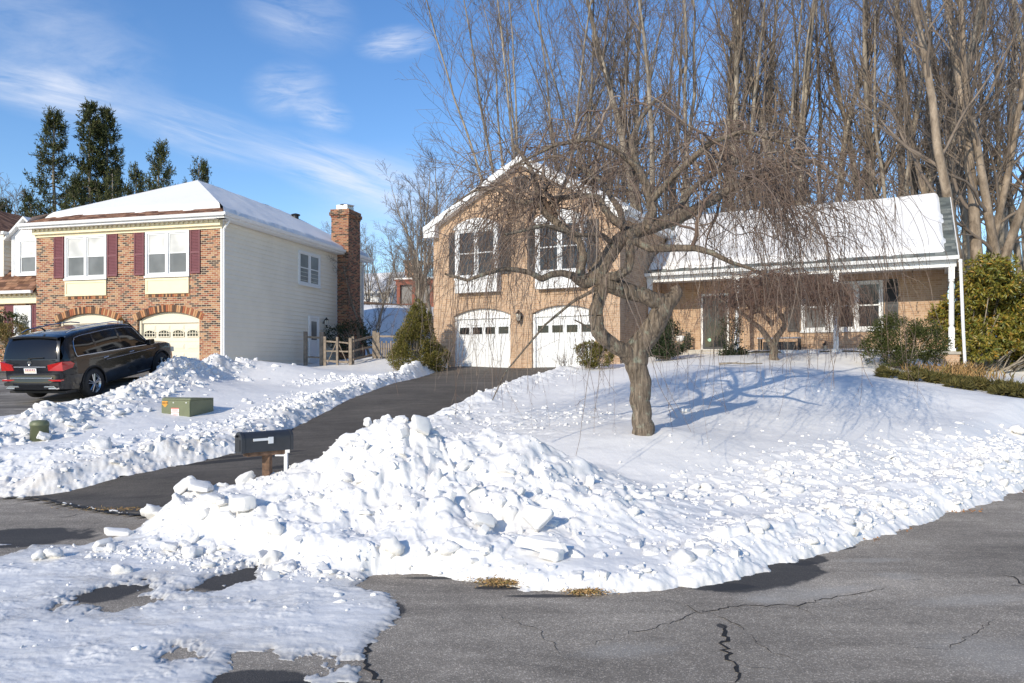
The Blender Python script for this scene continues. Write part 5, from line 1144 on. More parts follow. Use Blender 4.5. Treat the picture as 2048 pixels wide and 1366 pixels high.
v,f1=join([curbgrass(1785,1060,.16,.05,50,5,'d'),curbgrass(1900,1023,.22,.05,60,6,'d'),curbgrass(1960,1005,.2,.05,40,7,'d'),curbgrass(1730,1080,.12,.03,16,8,'d'),curbgrass(2030,985,.2,.05,30,9,'d')]);tag(link('fallen_leaves',np_mesh('fallen_leaves',v,f1),M['lf_dead']),'scattered brown fallen leaves along the curb','leaves',None,'stuff')
# bare twiggy plant by the right garage door, fallen branch
def twiggy(u,v,d,n,h,seed,label,name='bare_shrub',lean=.5):
    r=np.random.default_rng(seed);x,y,z=at(u,v,d);q=np.linspace(0,1,7)[:,None];D=unit(np.c_[r.normal(size=(n,2))*lean,np.ones(n)])
    pl=D[:,None]*q[None]*(h*(.5+.6*r.random(n)))[:,None,None]+r.normal(size=(n,1,3))*np.array([.06,.06,0])+r.normal(size=(n,7,3))*.012;R=np.broadcast_to(.006*(1.2-q[:,0]),(n,7))
    b,br=shoots(pl,R,5,.3,1,35,h*.3,4,r,.2,.1,.8,.5);v_,f_=join([tubes(pl,R,3),tubes(b,br,3)]);o=link(name,np_mesh(name,v_,f_,True),M['twig_forest']);o.location=(x,y,z-.1);return tag(o,label,'shrub')
twiggy(1128,732,24.5,26,.75,3,'small bare twiggy shrub in front of the right garage door')
m=MB(); pts=[(0,0,.05),(.35,-.12,.07),(.75,-.30,.05),(1.1,-.52,.06)]
for a,b,rr in zip(pts[:-1],pts[1:],(.035,.03,.022)): m.bar(a,b,rr,7,rr*.8)
m.bar(pts[1],(.6,.05,.12),.012,5,.005);m.bar(pts[2],(1.0,-.2,.1),.012,5,.005)
o=m.build('fallen_branch',M['bark_forest'],smooth=True);xx,yy=W2(1438,733,22);o.location=(xx,yy,float(Sf(np.array([xx]),np.array([yy]))[0]));tag(o,'dark fallen branch lying on the snow in front of the porch steps','branch')
# =================================================================== snow chunks
def chunk_mesh(seed,flat,sz=1.0,soft=.06):
    r=np.random.default_rng(seed);bm=bmesh.new()
    if flat>.55:
        bmesh.ops.create_icosphere(bm,subdivisions=3,radius=.5)
        for v in bm.verts: v.co.z*=flat*1.1;v.co.x*=1.1
        A=.34
    else:
        n=int(r.integers(4,7));ang=np.linspace(0,6.283,n,endpoint=False)+r.normal(size=n)*.22;rad=.5+.07*r.normal(size=n);tx,ty=r.normal(size=2)*.12;k=r.uniform(.82,.97)
        for s,zz in ((1,-flat/2),(k,flat/2)):
            for i in range(n): x=rad[i]*math.cos(ang[i])*s*1.15;y=rad[i]*math.sin(ang[i])*s*.82;bm.verts.new((x,y,zz*(1+tx*x+ty*y)+tx*x*.3))
        bmesh.ops.convex_hull(bm,input=bm.verts);bmesh.ops.dissolve_limit(bm,angle_limit=.12,verts=bm.verts,edges=bm.edges)
        bmesh.ops.bevel(bm,geom=list(bm.edges),offset=soft*.8,segments=3,affect='EDGES',profile=.5,clamp_overlap=True)
        bmesh.ops.triangulate(bm,faces=bm.faces);L_=[e for e in bm.edges if e.calc_length()>.16]
        bmesh.ops.subdivide_edges(bm,edges=L_,cuts=2);bmesh.ops.triangulate(bm,faces=bm.faces);A=.07
    co=np.array([v.co[:] for v in bm.verts]);bm.normal_update()
    dz=fbm(co[:,0]*2.6+seed,co[:,1]*2.6+co[:,2]*3,3,seed)*A+fbm(co[:,0]*9+co[:,2]*7,co[:,1]*9+co[:,2]*5,3,seed+5)*.045
    for v,d in zip(bm.verts,dz): v.co+=v.normal*float(d)
    me=bpy.data.meshes.new('snow_chunk');bm.to_mesh(me);bm.free();me.polygons.foreach_set('use_smooth',[True]*len(me.polygons));me.materials.append(M['snow_chunk']);return me
CM=[chunk_mesh(400+i,f,soft=s) for i,(f,s) in enumerate([(.30,.09),(.38,.10),(.5,.12),(.24,.08),(.62,.16),(.34,.10),(.22,.06),(.45,.12),(.28,.08),(.7,.19)])]
def lowchunk(seed):
    r=np.random.default_rng(seed);f=r.uniform(.25,.6);bm=bmesh.new();n=6;a=np.sort(r.uniform(0,6.283,n))
    for s,zz in ((1,0),(.85,f)):
        for k in range(n): rad=.42+.12*r.normal();bm.verts.new((rad*math.cos(a[k])*s*1.15,rad*math.sin(a[k])*s*.85,zz-f/2+r.normal()*.04))
    bmesh.ops.convex_hull(bm,input=bm.verts);bmesh.ops.delete(bm,geom=[v for v in bm.verts if not v.link_faces],context='VERTS')
    bmesh.ops.bevel(bm,geom=list(bm.edges),offset=.05,segments=1,affect='EDGES',clamp_overlap=True);bmesh.ops.triangulate(bm,faces=bm.faces)
    V=np.array([v.co[:] for v in bm.verts]);bm.verts.index_update();Fc=np.array([[v.index for v in f.verts] for f in bm.faces]);bm.free();return V,Fc
LC=[lowchunk(500+i) for i in range(10)]
rc=np.random.default_rng(77)
def scatter(lines,n,seed):
    """random spots: lines = list of (pts, width, weight)"""
    out=[];w=np.array([l[2] for l in lines],float);w/=w.sum()
    for (ln,wd,_),k in zip(lines,(w*n).astype(int)):
        seg=np.array([math.dist(a[:2],b[:2]) for a,b in zip(ln[:-1],ln[1:])]);c=np.r_[0,np.cumsum(seg)];t=rc.random(k)*c[-1]
        x=np.interp(t,c,[p[0] for p in ln]);y=np.interp(t,c,[p[1] for p in ln]);out.append(np.c_[x+rc.normal(size=k)*wd,y+rc.normal(size=k)*wd])
    return np.concatenate(out)
pile_line=[(*W2(u,v,d),1) for u,v,d in [(345,1040,9.1),(480,1000,9.0),(600,980,8.9),(700,960,8.9),(800,960,8.9),(900,980,8.8),(1000,1000,8.7),(1100,1030,8.5),(1200,1070,8.2)]]
_toe=[(a,b+.12,1) for a,b in EDGE[:11]];_toe2=[(*G(u,v),1) for u,v in [(180,1098),(300,1112),(420,1132),(560,1142),(680,1160),(745,1150)]]
ZN={'pile':([(pile_line,.62,1),(_toe2,.14,.35)],420,(.03,.22)),
 'bank':([(RUBBLE[0][0],.55,1.0),([(EDGE[i][0]-.1,EDGE[i][1]+.7,1) for i in range(5,12)],.35,.7),(_toe,.10,.35)],2400,(.02,.16)),
 'lawn':([(RUBBLE[1][0],.8,1),(RIDGES[2][0],.45,.8)],450,(.02,.11)),
 'drive':([(RIDGES[0][0],.40,1),(RUBBLE[2][0],.6,1.0),(RUBBLE[3][0],.6,.4)],1700,(.03,.17)),
 'left':([(RIDGES[1][0],.55,1)],1000,(.035,.22))}
LABC={'pile':('snow chunk among the broken blocks of the tall ploughed pile','broken snow blocks on the tall ploughed pile'),
 'bank':('snow chunk in the band of rubble along the street curb','snow rubble along the street curb'),
 'lawn':('snow chunk thrown on the lawn between driveway and cherry tree','snow chunks between driveway and cherry tree'),
 'drive':('snow chunk on the bank along the left side of the driveway','snow chunks on the left driveway bank'),
 'left':('snow chunk on the bank beside the black car','snow chunks on the bank beside the black car')}
cand=[]
for zn,(ls,n,(s0,s1)) in ZN.items():
    p=scatter(ls,n,1);z,rr,ic,dd,pm,bb=Sf(p[:,0],p[:,1],True);ok=dd>.12
    s=s0+(s1-s0)*rc.random(len(p))**2.6
    for q,zz,sz in zip(p[ok],z[ok],s[ok]*(.85 if zn=='pile' else 1)):
      if not(math.hypot(q[0]+3.0,q[1]-9.1)<.62): cand.append((zn,q[0],q[1],zz,sz))
# scattered small crumbs on the open snow
k=120;x=rc.uniform(1.2,9,k);y=rc.uniform(9.5,18,k);z,rr,ic,dd,pm,bb=Sf(x,y,True)
for i in range(k):
    if dd[i]>.3: cand.append(('lawn',x[i],y[i],z[i],.02+.06*rc.random()**2))
k=120;gx=rc.uniform(-5.5,-.6,k);gy=rc.uniform(5.2,8.8,k);z,rr,ic,dd,pm,bb=Sf(gx,gy,True)
for i in range(k):
    if dd[i]>.05 and pm[i]<.2: cand.append(('ice',gx[i],gy[i],z[i],.015+.05*rc.random()**2))
def frame_ok(x,y): 
    u=HU+F0*x/y; return -40<u<2090
cand=[c for c in cand if frame_ok(c[1],c[2])]
cand.sort(key=lambda c:-c[4]/c[2])
NI=262
big=cand[:NI];small=cand[NI:]
NM={'pile':'snow_chunk'}
for i,(zn,x,y,z,s) in enumerate(big):
    if zn=='ice': zn='lawn' if False else 'ice'
    o=bpy.data.objects.new('snow_chunk',CM[i%len(CM)]);COL.objects.link(o);o.location=(x,y,z+s*.02);o.scale=(s*1.25,s*1.25,s*1.25*rc.uniform(.7,1.2))
    t=.6 if zn in('pile','left') else .22;o.rotation_euler=(rc.normal()*t,rc.normal()*t,rc.uniform(0,6.28))
    lb,gp_=LABC.get(zn,('small snow chunk lying on the icy street in front of the pile','snow chunks on the icy street'));tag(o,lb,'snow chunk',gp_)
pc=[c for zn_,k_ in (('pile',1500),('drive',700),('left',500),('bank',900)) for c in (lambda p:[(zn_,a_,b_,0,.012+.04*rc.random()**2) for a_,b_ in p])(scatter(ZN[zn_][0],k_,2))]
pz_,_,_,pd_,_,_=Sf(np.array([c[1] for c in pc]),np.array([c[2] for c in pc]),True)
small=small+[(c[0],c[1],c[2],z_,c[4]) for c,z_,d_ in zip(pc,pz_,pd_) if d_>.02 and frame_ok(c[1],c[2])]
parts=[]
for i,(zn,x,y,z,s) in enumerate(small):
    V,Fc=LC[i%10];t=.5 if zn in('pile','left') else .2;R=Matrix.Rotation(rc.uniform(0,6.28),3,'Z')@Matrix.Rotation(rc.normal()*t,3,'X')@Matrix.Rotation(rc.normal()*t,3,'Y');V=(V@np.array(R).T)*s*1.25+np.array([x,y,z+s*.03]);parts.append((V,Fc))
V,Fs=join(parts);tag(link('snow_rubble',np_mesh('snow_rubble',V,Fs,True),M['snow_chunk']),'countless small crumbs of broken ploughed snow','snow',None,'stuff')
def hero(u,v,d,s,rot,ci,label,dz=0,sz=1,sy=1):
    s*=.86
    x,y=W2(u,v,d);z=float(Sf(np.array([x]),np.array([y]))[0]);o=bpy.data.objects.new('snow_block',CM[ci]);COL.objects.link(o);o.location=(x,y,z+dz);o.scale=(s,s*sy,s*sz);o.rotation_euler=rot;tag(o,label,'snow block');return o
hero(372,1003,9.3,.42,(.1,-.62,.1),0,'long snow slab tilted up at the left tip of the pile',.13,1,.6)
hero(402,1022,9.2,.42,(.1,.1,.2),3,'flat snow block under the tilted slab at the left tip of the pile',.08)
hero(308,1055,9.2,.3,(.2,.3,.8),4,'rounded snow block on the asphalt edge left of the tilted slab',.06)
hero(488,992,9.2,.28,(.3,-.5,.3),1,'snow block leaning beside the foot of the mailbox post',.06,1,.7)
hero(240,1085,8.6,.42,(0,.05,.3),3,'long flat snow slab lying at the left edge of the ice',.03,.8,.5)
hero(480,1098,8.3,.36,(.1,0,.1),2,'square snow block at the left foot of the pile',.1)
hero(430,1082,8.5,.26,(.3,.2,1),7,'tilted snow block left of the square block',.07)
hero(548,1122,7.8,.21,(.2,.1,.4),9,'snow lump sitting in the round hole in the ice',.08,1.2)
hero(385,1132,7.7,.24,(0,.1,.2),7,'snow block on the ice below the square block',.04)
hero(345,1118,7.9,.24,(.2,.2,.9),5,'snow block on the ice left of the lower block',.04)
hero(108,1125,7.7,.2,(.1,.1,.5),4,'larger of the two snow lumps alone on the ice at the far left',.04)
hero(82,1132,7.65,.16,(.1,.1,2),9,'smaller of the two snow lumps alone on the ice at the far left',.02)
hero(737,868,9.7,.14,(.3,1.2,.3),4,'small rounded snow lump perched on the left shoulder of the pile',.13,1.3)
hero(795,866,9.55,.38,(.4,-.3,.8),2,'snow block crowning the peak of the pile',-.17)
hero(845,905,9.3,.38,(1.0,.3,.5),3,'snow slab standing on edge just below the peak of the pile',.08)
hero(700,905,9.4,.42,(.3,-.5,.4),0,'large snow slab on the left shoulder of the pile',-.02)
hero(1080,1062,7.75,.42,(1.15,.2,-.2),5,'large upright snow slab at the front of the pile',.16)
hero(970,1078,7.75,.40,(.7,.2,.4),3,'flat snow slab beside the upright one at the front of the pile',.07,.8,.6)
hero(1105,1165,7.05,.26,(.1,.1,.3),7,'snow block at the curb right of the dead grass',.06)
hero(1085,1140,7.15,.55,(.1,.05,-.12),6,'long snow slab bridging over the dead grass at the curb',.12,1,.35)
hero(785,1130,7.3,.24,(.2,.1,.2),9,'rounded snow block at the foot of the pile, right of centre left',.07)
hero(1010,930,8.9,.3,(.5,.3,2),8,'snow block in the hollow near the top of the pile',.06)
hero(2035,836,15.3,.26,(0,0,0),9,'round snow lump on the slope at the right edge',.1,1.0)
hero(88,882,14.2,.34,(.5,.3,.6),8,'snow block leaning against the green utility pedestal',.1)
hero(205,925,13.4,.38,(.6,.2,.2),4,'big rounded snow block on the bank at the left',.12)
hero(1370,820,15.2,.2,(.1,.1,.3),1,'single snow block on the lawn right of the cherry trunk',.04)
# =================================================================== mailbox, sign, utility boxes
bx,by=W2(534,900,9.2); bz=float(Bf(np.array([bx]),np.array([by]))[0])
mb=empty('mailbox',(bx,by,bz),0);tag(mb,'dark grey curbside mailbox with a white flag on an old wooden post','mailbox')
m=MB();m.prism([(-.045,-.045),(.045,-.05),(.05,.045),(-.045,.05)],-.3,.93-bz,'z');m.build('post',M['wood_o'],mb)
zb=.93-bz;ang=math.radians(44)
bxm=empty('box_holder')
def rot(V): 
    c,s=math.cos(ang),math.sin(ang);return [(x*c-y*s,x*s+y*c,z) for x,y,z in V]
prof=[(-.09,0),(.09,0),(.09,.155)]+[(.09*math.cos(t),.155+.09*math.sin(t)) for t in np.linspace(0,math.pi,13)[1:-1]]+[(-.09,.155)]
m=MB();m.prism(prof,-.32,.27,'x');m.v=rot([(x,y,z+zb+.02) for x,y,z in m.v]);body=m.build('box',M['mbox'] if 'mbox' in M else simple('mailbox_paint',(.035,.038,.045),.42,.15,9,bump=.1,kind='Object'),mb,bevel=.004)
pr2=[(y*1.06,z*1.04-.004) for y,z in prof];m=MB();m.prism(pr2,-.365,-.321,'x');m.prism(pr2,.271,.305,'x');m.v=rot([(x,y,z+zb+.02) for x,y,z in m.v]);dr=m.build('door',body.data.materials[0],mb,bevel=.006)
m=MB();m.bar((-.36,0,.20),(-.40,0,.20),.014,8);m.box(-.372,-.366,-.06,.06,.02,.16);m.v=rot([(x,y,z+zb+.02) for x,y,z in m.v]);m.build('latch',M['black'],dr)
m=MB();m.box(-.22,.02,-.10,-.093,.135,.165);m.box(-.03,.035,-.1015,-.0945,.095,.175);m.v=rot([(x,y,z+zb+.02) for x,y,z in m.v]);m.build('flag',M['white'],mb)
m=MB();m.box(-.27,.2,-.075,.075,-.03,.018);m.v=rot([(x,y,z+zb) for x,y,z in m.v]);m.build('mounting_board',M['wood_o'],mb)
bpy.data.objects.remove(bxm)
sx,sy=W2(572,930,9.9);sz=float(Sf(np.array([sx]),np.array([sy]))[0])
m=MB();m.box(-.022,.022,-.02,.02,-.25,P(0,885,9.9)[2]-sz);m.box(-.05,.055,-.024,-.0205,P(0,905,9.9)[2]-sz,P(0,884,9.9)[2]-sz);m.box(-.14,.02,-.019,.0,P(0,912,9.9)[2]-sz,P(0,909,9.9)[2]-sz)
o=m.build('sign_post',M['white']);o.location=(sx,sy,sz);tag(o,'small blank white sign post in the snow just behind the mailbox','sign')
m=MB();m.box(-.22,.22,-.07,.07,-.02,.06);o=m.build('white_board',M['white'],bevel=.008);xx,yy=W2(600,926,10.0);o.location=(xx,yy,float(Sf(np.array([xx]),np.array([yy]))[0])+.08);o.rotation_euler=(.2,.28,.1);tag(o,'white board lying on the snow behind the mailbox','board')
M['util']=simple('olive_green_utility_paint',(.15,.165,.09),.5,.12,3)
tx,ty=W2(352,833,17.0);tz=float(Sf(np.array([tx]),np.array([ty]))[0])-.03
T=empty('transformer_box',(tx,ty,tz),math.radians(-13));tag(T,'olive green utility transformer box standing in the snow','utility box')
m=MB();m.prism([(-.38,0),(.42,0),(.42,.66),(.36,.70),(-.34,.63),(-.38,.58)],0,.0001,'y') if False else None
m=MB();m.box(-.37,.37,0,.86,-.2,.36);m.prism([(-.0,.361),(.86,.361),(.86,.39),(.10,.425),(-.0,.40)],-.375,.375,'x');m.build('cabinet',M['util'],T,bevel=.025)
m=MB();m.box(-.365,.365,-.018,-.003,-.2,.35);c=m.build('door',M['util'],T,bevel=.006)
m=MB();[m.lathe([(.0005,-.02),(.018,-.02),(.018,-.012)],(x,-.006,.31),8,'y') for x in(-.05,.28)];m.build('bolt',M['galv'],c)
LT=lambda: None
def text(s,size,loc,rotx,mat,parent,ext=.001):
    cu=bpy.data.curves.new('text','FONT');cu.body=s;cu.size=size;cu.extrude=ext;cu.align_x='CENTER';o=bpy.data.objects.new('lettering',cu);COL.objects.link(o)
    dg=bpy.context.evaluated_depsgraph_get();me=bpy.data.meshes.new_from_object(o.evaluated_get(dg));bpy.data.objects.remove(o);me.transform(Matrix.Translation(loc)@Matrix.Rotation(rotx,4,'X'));return link('lettering',me,mat,parent)
mo=simple('orange_decal',(.75,.33,.03),.5,.1,20);mr=simple('red_decal',(.62,.10,.06),.5,.1,20)
o=MB().box(-.345,-.20,-.0215,-.0195,.26,.34).build('number_plate',mo,c);text('4818',.075,(-.272,-.0225,.273),math.pi/2,M['black'],o)
m=MB();m.prism([(-.325,.255),(-.215,.255),(-.27,.20)],-.0215,-.0195);m.build('warning_arrow',mo,c)
o=MB().box(-.11,.09,-.0215,-.0195,.0,.19).build('warning_label',M['white'],c)
m=MB();m.box(-.11,.09,-.0235,-.022,.17,.19);m.box(-.11,.09,-.0235,-.022,.085,.095);[m.box(-.09,.07,-.0235,-.022,z,z+.008) for z in(.03,.05,.11,.13,.15)];m.build('label_print',mr,o)
px,py=W2(79,885,14.3);pz=float(Sf(np.array([px]),np.array([py]))[0])
m=MB();m.lathe([(.165,-.25),(.155,.12),(.165,.121),(.165,.15),(.158,.19),(.12,.225),(.0005,.235)],(0,0,0),28);o=m.build('utility_pedestal',M['util'],smooth=True);o.location=(px,py,pz+.12);tag(o,'short round olive green utility pedestal in the snow at the left','utility box')
# =================================================================== split-rail fence, gate and picket panel
def LP(X,Yy,z): # left-house space -> world
    c,s=math.cos(math.atan2(-.2492,.9684)),math.sin(math.atan2(-.2492,.9684));return (-10.85+X*c-Yy*s,28+X*s+Yy*c,z)
FD=33.0
def fpt(u,v,d): return P(u,v,d)
def rail(m,a,b,w=.05,h=.07,r=None):
    a=Vector(a);b=Vector(b);d=(b-a).normalized();s=Vector((d.y,-d.x,0)).normalized()*w/2;k=5;n0=len(m.v);up=Vector((0,0,h/2))
    for i in range(k+1):
        p=a.lerp(b,i/k)+Vector((0,0,(random.random()-.5)*.02));q=1+.2*(random.random()-.5)
        m.v+=[tuple(p-s*q-up*q),tuple(p+s*q-up*q),tuple(p+s*q+up*q),tuple(p-s*q+up*q)]
    for i in range(k):
        o=n0+i*4
        for j in range(4): m.f.append((o+j,o+(j+1)%4,o+4+(j+1)%4,o+4+j))
    m.f.append((n0,n0+3,n0+2,n0+1));e=n0+k*4;m.f.append((e,e+1,e+2,e+3))
def postp(par,u,vt,vb,d,w,name='post'):
    m=MB();a=Vector(fpt(u,vb,d))-Vector((0,0,.25));b=Vector(fpt(u,vt,d));rail_v(m,a,b,w);return m.build(name,M['wood_w'],par,bevel=.012)
def rail_v(m,a,b,w):
    m.box(a.x-w/2,a.x+w/2,a.y-w/2,a.y+w/2,a.z,b.z)
def fence(label,posts,rails,pick=(),name='wooden_fence',cat='fence'):
    e=empty(name,(0,0,0));tag(e,label,cat)
    ax,ay,az=fpt(posts[0][0],posts[0][2],posts[0][3]);e.location=(ax,ay,az)
    def sh(o): o.data.transform(Matrix.Translation((-ax,-ay,-az)));return o
    for u,vt,vb,d,w in posts: sh(postp(e,u,vt,vb,d,w))
    for (u0,v0,d0,u1,v1,d1,h) in rails: m=MB();rail(m,fpt(u0,v0,d0),fpt(u1,v1,d1),.05,h);sh(m.build('rail',M['wood_w'],e))
    for (u,vt,vb,d,w) in pick: sh(postp(e,u,vt,vb,d,w,'picket'))
    return e
fence('short split-rail fence piece in front of the white side door',[(611,663,728,32.6,.15),(643.5,664,728,32.3,.17)],[(611,674,32.6,643,675,32.3,.09),(611,713,32.6,643,716,32.3,.07)])
g_=fence('weathered wooden gate with an A-shaped brace',[(650,673,728,32.1,.11)],[(650,682,32.1,697,686,31.9,.07),(650,702,32.1,697,703,31.9,.06),(650,722,32.1,697,724,31.9,.09),(655,727,32.05,674,682,32.0,.06),(675,682,32.0,695,726,31.9,.06)],[(674.5,674,730,31.95,.09)],'wooden_gate','gate')
fence('three-rail weathered fence between the gate and the picket panel',[(701,676,727,31.8,.13),(706,673,726,31.9,.10)],[(706,682,31.8,746,673,34,.09),(706,702,31.8,746,693,34,.08),(706,719,31.8,746,710,34,.09),(724,690,32.6,728,712,32.6,.06)])
pk=[(759+i*4.6,686-(i%2)*4+i*.0,729,33.6,.075) for i in range(11)]
fence('weathered picket fence panel left of the cone-shaped evergreen',[(749,662,725,33.8,.17),(756,665,725,33.7,.14)],[(757,672,33.7,810,674,33.4,.08),(757,697,33.75,810,698,33.5,.07),(757,716,33.75,810,717,33.5,.06)],pk,'picket_fence')
# =================================================================== far house, red shed, log edge
fx,fy=W2(745,640,62);fz=CH-.6+(HV-650)/F0*62*0+3.2
FH=empty('house',(fx,fy,fz),math.radians(-20));tag(FH,'distant white house with snowy roof and brick chimney beyond the bare trees','house')
m=MB();m.box(-3.2,1.6,0,6,-1,3.5);m.face([(1.602,0,3.5),(1.602,6,3.5),(1.602,3,5.2)]);m.build('wall',M['white'],FH)
m=MB();slab(m,[(-3.5,-.4,3.45),(2.0,-.4,3.45),(2.0,3,5.4),(-3.5,3,5.4)],.15);slab(m,[(-3.5,3,5.4),(2.0,3,5.4),(2.0,6.4,3.45),(-3.5,6.4,3.45)],.15);m.build('roof',M['snow_roof'],FH)
m=MB();m.box(1.8,2.8,2.2,3.4,-1,6.0);m.box(1.72,2.88,2.12,3.48,6.001,6.25);m.build('chimney',M['brick_red'],FH)
window(FH,-1.3,.4,.9,2.5,0,0,'glass_dark','glass_dark',2,.1)
m=MB();m.box(-1.6,.9,-1.4,-.002,.2,.35);m.build('balcony',M['white'],FH)
gx_,gy_=W2(828,612,55);gz_=CH+(HV-613)/F0*55
RS=empty('garden_shed',(gx_,gy_,gz_-.1),math.radians(-15));tag(RS,'red-framed garden shelter at the top of the snowy slope','shed')
m=MB()
for x in(-1.2,-.0,1.4): m.box(x-.12,x+.12,-.1,.1,0,1.7)
m.box(-1.4,1.6,-.12,.12,1.701,2.0);m.box(-1.4,1.6,-.101,.101,0,.3);m.box(-1.5,1.7,-.2,2.2,2.001,2.08);m.build('frame',M['redwood'],RS)
m=MB();m.box(-1.2,1.4,.12,2.1,.02,1.99);m.build('wall',simple('grey_board',(.22,.21,.2),.8),RS)
m=MB();m.box(-1.5,1.7,-.2,2.2,2.085,2.2);m.build('roof',M['snow_roof'],RS)
e=empty('log_edging',P(790,616,53));tag(e,'dark log edging along the crest of the snowy slope','log edging')
m=MB();m.bar((-2.4,0,.15),(2.6,0,-.25),.12,7);m.bar((-2.4,.1,.4),(2.6,.1,.0),.10,7);m.build('log',M['darkwood'],e)
# =================================================================== things on the porch
def on_main(X,Yy,z,name,label,cat):
    a=math.atan2(-.4645,.8856);c,s=math.cos(a),math.sin(a);e=empty(name,(3.744+X*c-Yy*s,26+X*s+Yy*c,CH+z),a);tag(e,label,cat);return e
bn=on_main(.95,4.3,.44,'wooden_bench','small slatted wooden bench on the porch left of the front door','bench')
m=MB();m.box(-.35,.35,-.2,.2,.40,.44);m.build('seat',M['wood_w'],bn)
for x in(-.32,.32):
    for y in(-.17,.17): MB().box(x-.03,x+.03,y-.03,y+.03,0,.40 if y<0 else .85).build('leg',M['wood_w'],bn)
m=MB();m.box(-.29,.29,.15,.19,.80,.86);m.box(-.29,.29,.15,.19,.5,.55);[m.box(x-.015,x+.015,.16,.18,.55,.80) for x in np.linspace(-.25,.25,9)];m.build('backrest',M['wood_w'],bn)
m=MB();[m.box(x-.015,x+.015,-.19,-.17,.05,.36) for x in np.linspace(-.25,.25,9)];m.box(-.29,.29,-.2,-.165,.36,.399);m.build('front_slats',M['wood_w'],bn)
vs=on_main(.95,4.3,.885,'white_planter','white round planter on the wooden bench','planter')
m=MB();m.lathe([(.06,0),(.15,.08),(.18,.2),(.16,.26),(.13,.25)],(0,-.0,0),16);m.build('pot',M['white'],vs,smooth=True);m=MB();m.bar((0,0,.26),(0,0,.5),.02,6);m.bar((-.12,0,.45),(.12,0,.45),.02,6);m.build('ornament',M['wood_w'],vs)
tb=on_main(4.7,4.0,.44,'porch_table','low dark table with a snow-dusted top behind the small weeping tree','table')
MB().box(-.75,.75,-.3,.3,.52,.56).build('table_top',M['white'],tb)
for x in(-.68,.68):
    for y in(-.25,.25): MB().box(x-.03,x+.03,y-.03,y+.03,0,.519).build('leg',M['charcoal'],tb)
m=MB();m.box(-.55,.55,-.2,.2,.02,.40);m.build('storage_box',M['charcoal'],tb)
lt=on_main(6.25,3.9,.44,'garden_lantern','small dark lantern on the porch deck left of the white column','lantern')
m=MB();m.lathe([(.10,0),(.11,.03),(.08,.05)],(0,0,0),8);m.lathe([(.09,.26),(.11,.28),(.03,.36),(.01,.42)],(0,0,0),8);[m.bar((.07*math.cos(t),.07*math.sin(t),.05),(.07*math.cos(t),.07*math.sin(t),.26),.008,4) for t in np.linspace(0,6.283,7)[:-1]];m.build('cage',M['black'],lt);MB().lathe([(.055,.05),(.055,.25)],(0,0,0),8).build('lamp_glass',M['lampglass'],lt)
a=math.atan2(-.4645,.8856);WC.rotation_euler=(0,0,a);WC.location=(3.744,26,CH+MZ);tag(WC,'thin hanging wind chime under the right end of the porch beam','wind chime')
# =================================================================== car
M['paint']=simple('black_car_paint',(.006,.007,.010),.2,.1,3,coat=.6,spec=.35)
M['tint']=glassm('tinted_car_glass',(.006,.006,.007),.04,.08)
M['chrome']=simple('satin_chrome',(.62,.62,.63),.22,.03,9,metal=1)
M['rubber']=simple('tyre_rubber',(.02,.02,.021),.75,.2,12)
M['plastic']=simple('black_plastic',(.018,.018,.019),.6,.1,9)
M['redlens']=simple('red_tail_lens',(.45,.012,.012),.12,.15,14,coat=.8)
M['alloy']=simple('alloy_rim',(.55,.55,.56),.25,.05,9,metal=1)
CL,WB=5.12,3.08
hd=math.atan2(.989,.15)                     # nose direction in plan
CX,CY=-11.36,20.85
z_at=lambda x,y: float(Bf(np.array([x]),np.array([y]))[0])
fw=(CX+math.cos(hd)*WB/2,CY+math.sin(hd)*WB/2);rw=(CX-math.cos(hd)*WB/2,CY-math.sin(hd)*WB/2)
zf,zr=CH-.36,CH-.86
car=empty('parked_car',(CX,CY,(zf+zr)/2));car.scale=(.93,.93,.97);car.rotation_euler=(0,-math.atan2(zf-zr,WB),hd)
tag(car,'large black SUV parked nose-in before the cream garage doors','car')
def cb(m,name,mat,par=None,smooth=False,bevel=0): return m.build(name,M[mat] if isinstance(mat,str) else mat,par or car,smooth=smooth,bevel=bevel)
# stations x: nose +2.45 ... tail -2.6 ; car space X forward, Y left, Z up
xs=[2.50,2.46,2.36,2.18,1.95,1.7,1.45,1.22,1.05,.80,.55,.3,.05,-.25,-.55,-.85,-1.15,-1.45,-1.75,-2.05,-2.3,-2.44,-2.54,-2.60]
belt=lambda x: np.interp(x,[-2.6,-1.8,0,1.2,1.9,2.3,2.5],[1.17,1.17,1.12,1.09,1.04,.96,.82])
halfw=lambda x: np.interp(x,[-2.6,-2.5,-2.3,-1.6,0,1.5,2.1,2.36,2.5],[.80,.88,.945,.965,.965,.955,.91,.80,.60])
roofz=lambda x: np.interp(x,[-2.60,-2.42,-2.2,-1.6,-.6,.2,.55,1.22],[1.20,1.55,1.73,1.80,1.845,1.83,1.77,1.12])
sill=lambda x: np.interp(x,[-2.6,-2.2,-1.9,1.9,2.3,2.5],[.42,.36,.33,.33,.36,.42])
NS=13
arches=[(WB/2,.395,.455),(-WB/2,.395,.455)]
def side_pt(x,t):
    w=float(halfw(x));zb=float(belt(x));zs=float(sill(x));z=zs+(zb-zs)*t;k=z
    off=-.055*(1-t)**2.2*1.0-.035*max(0,(t-.72)/.28)**2+.012*math.sin(t*math.pi*2.0)
    return w+off,z
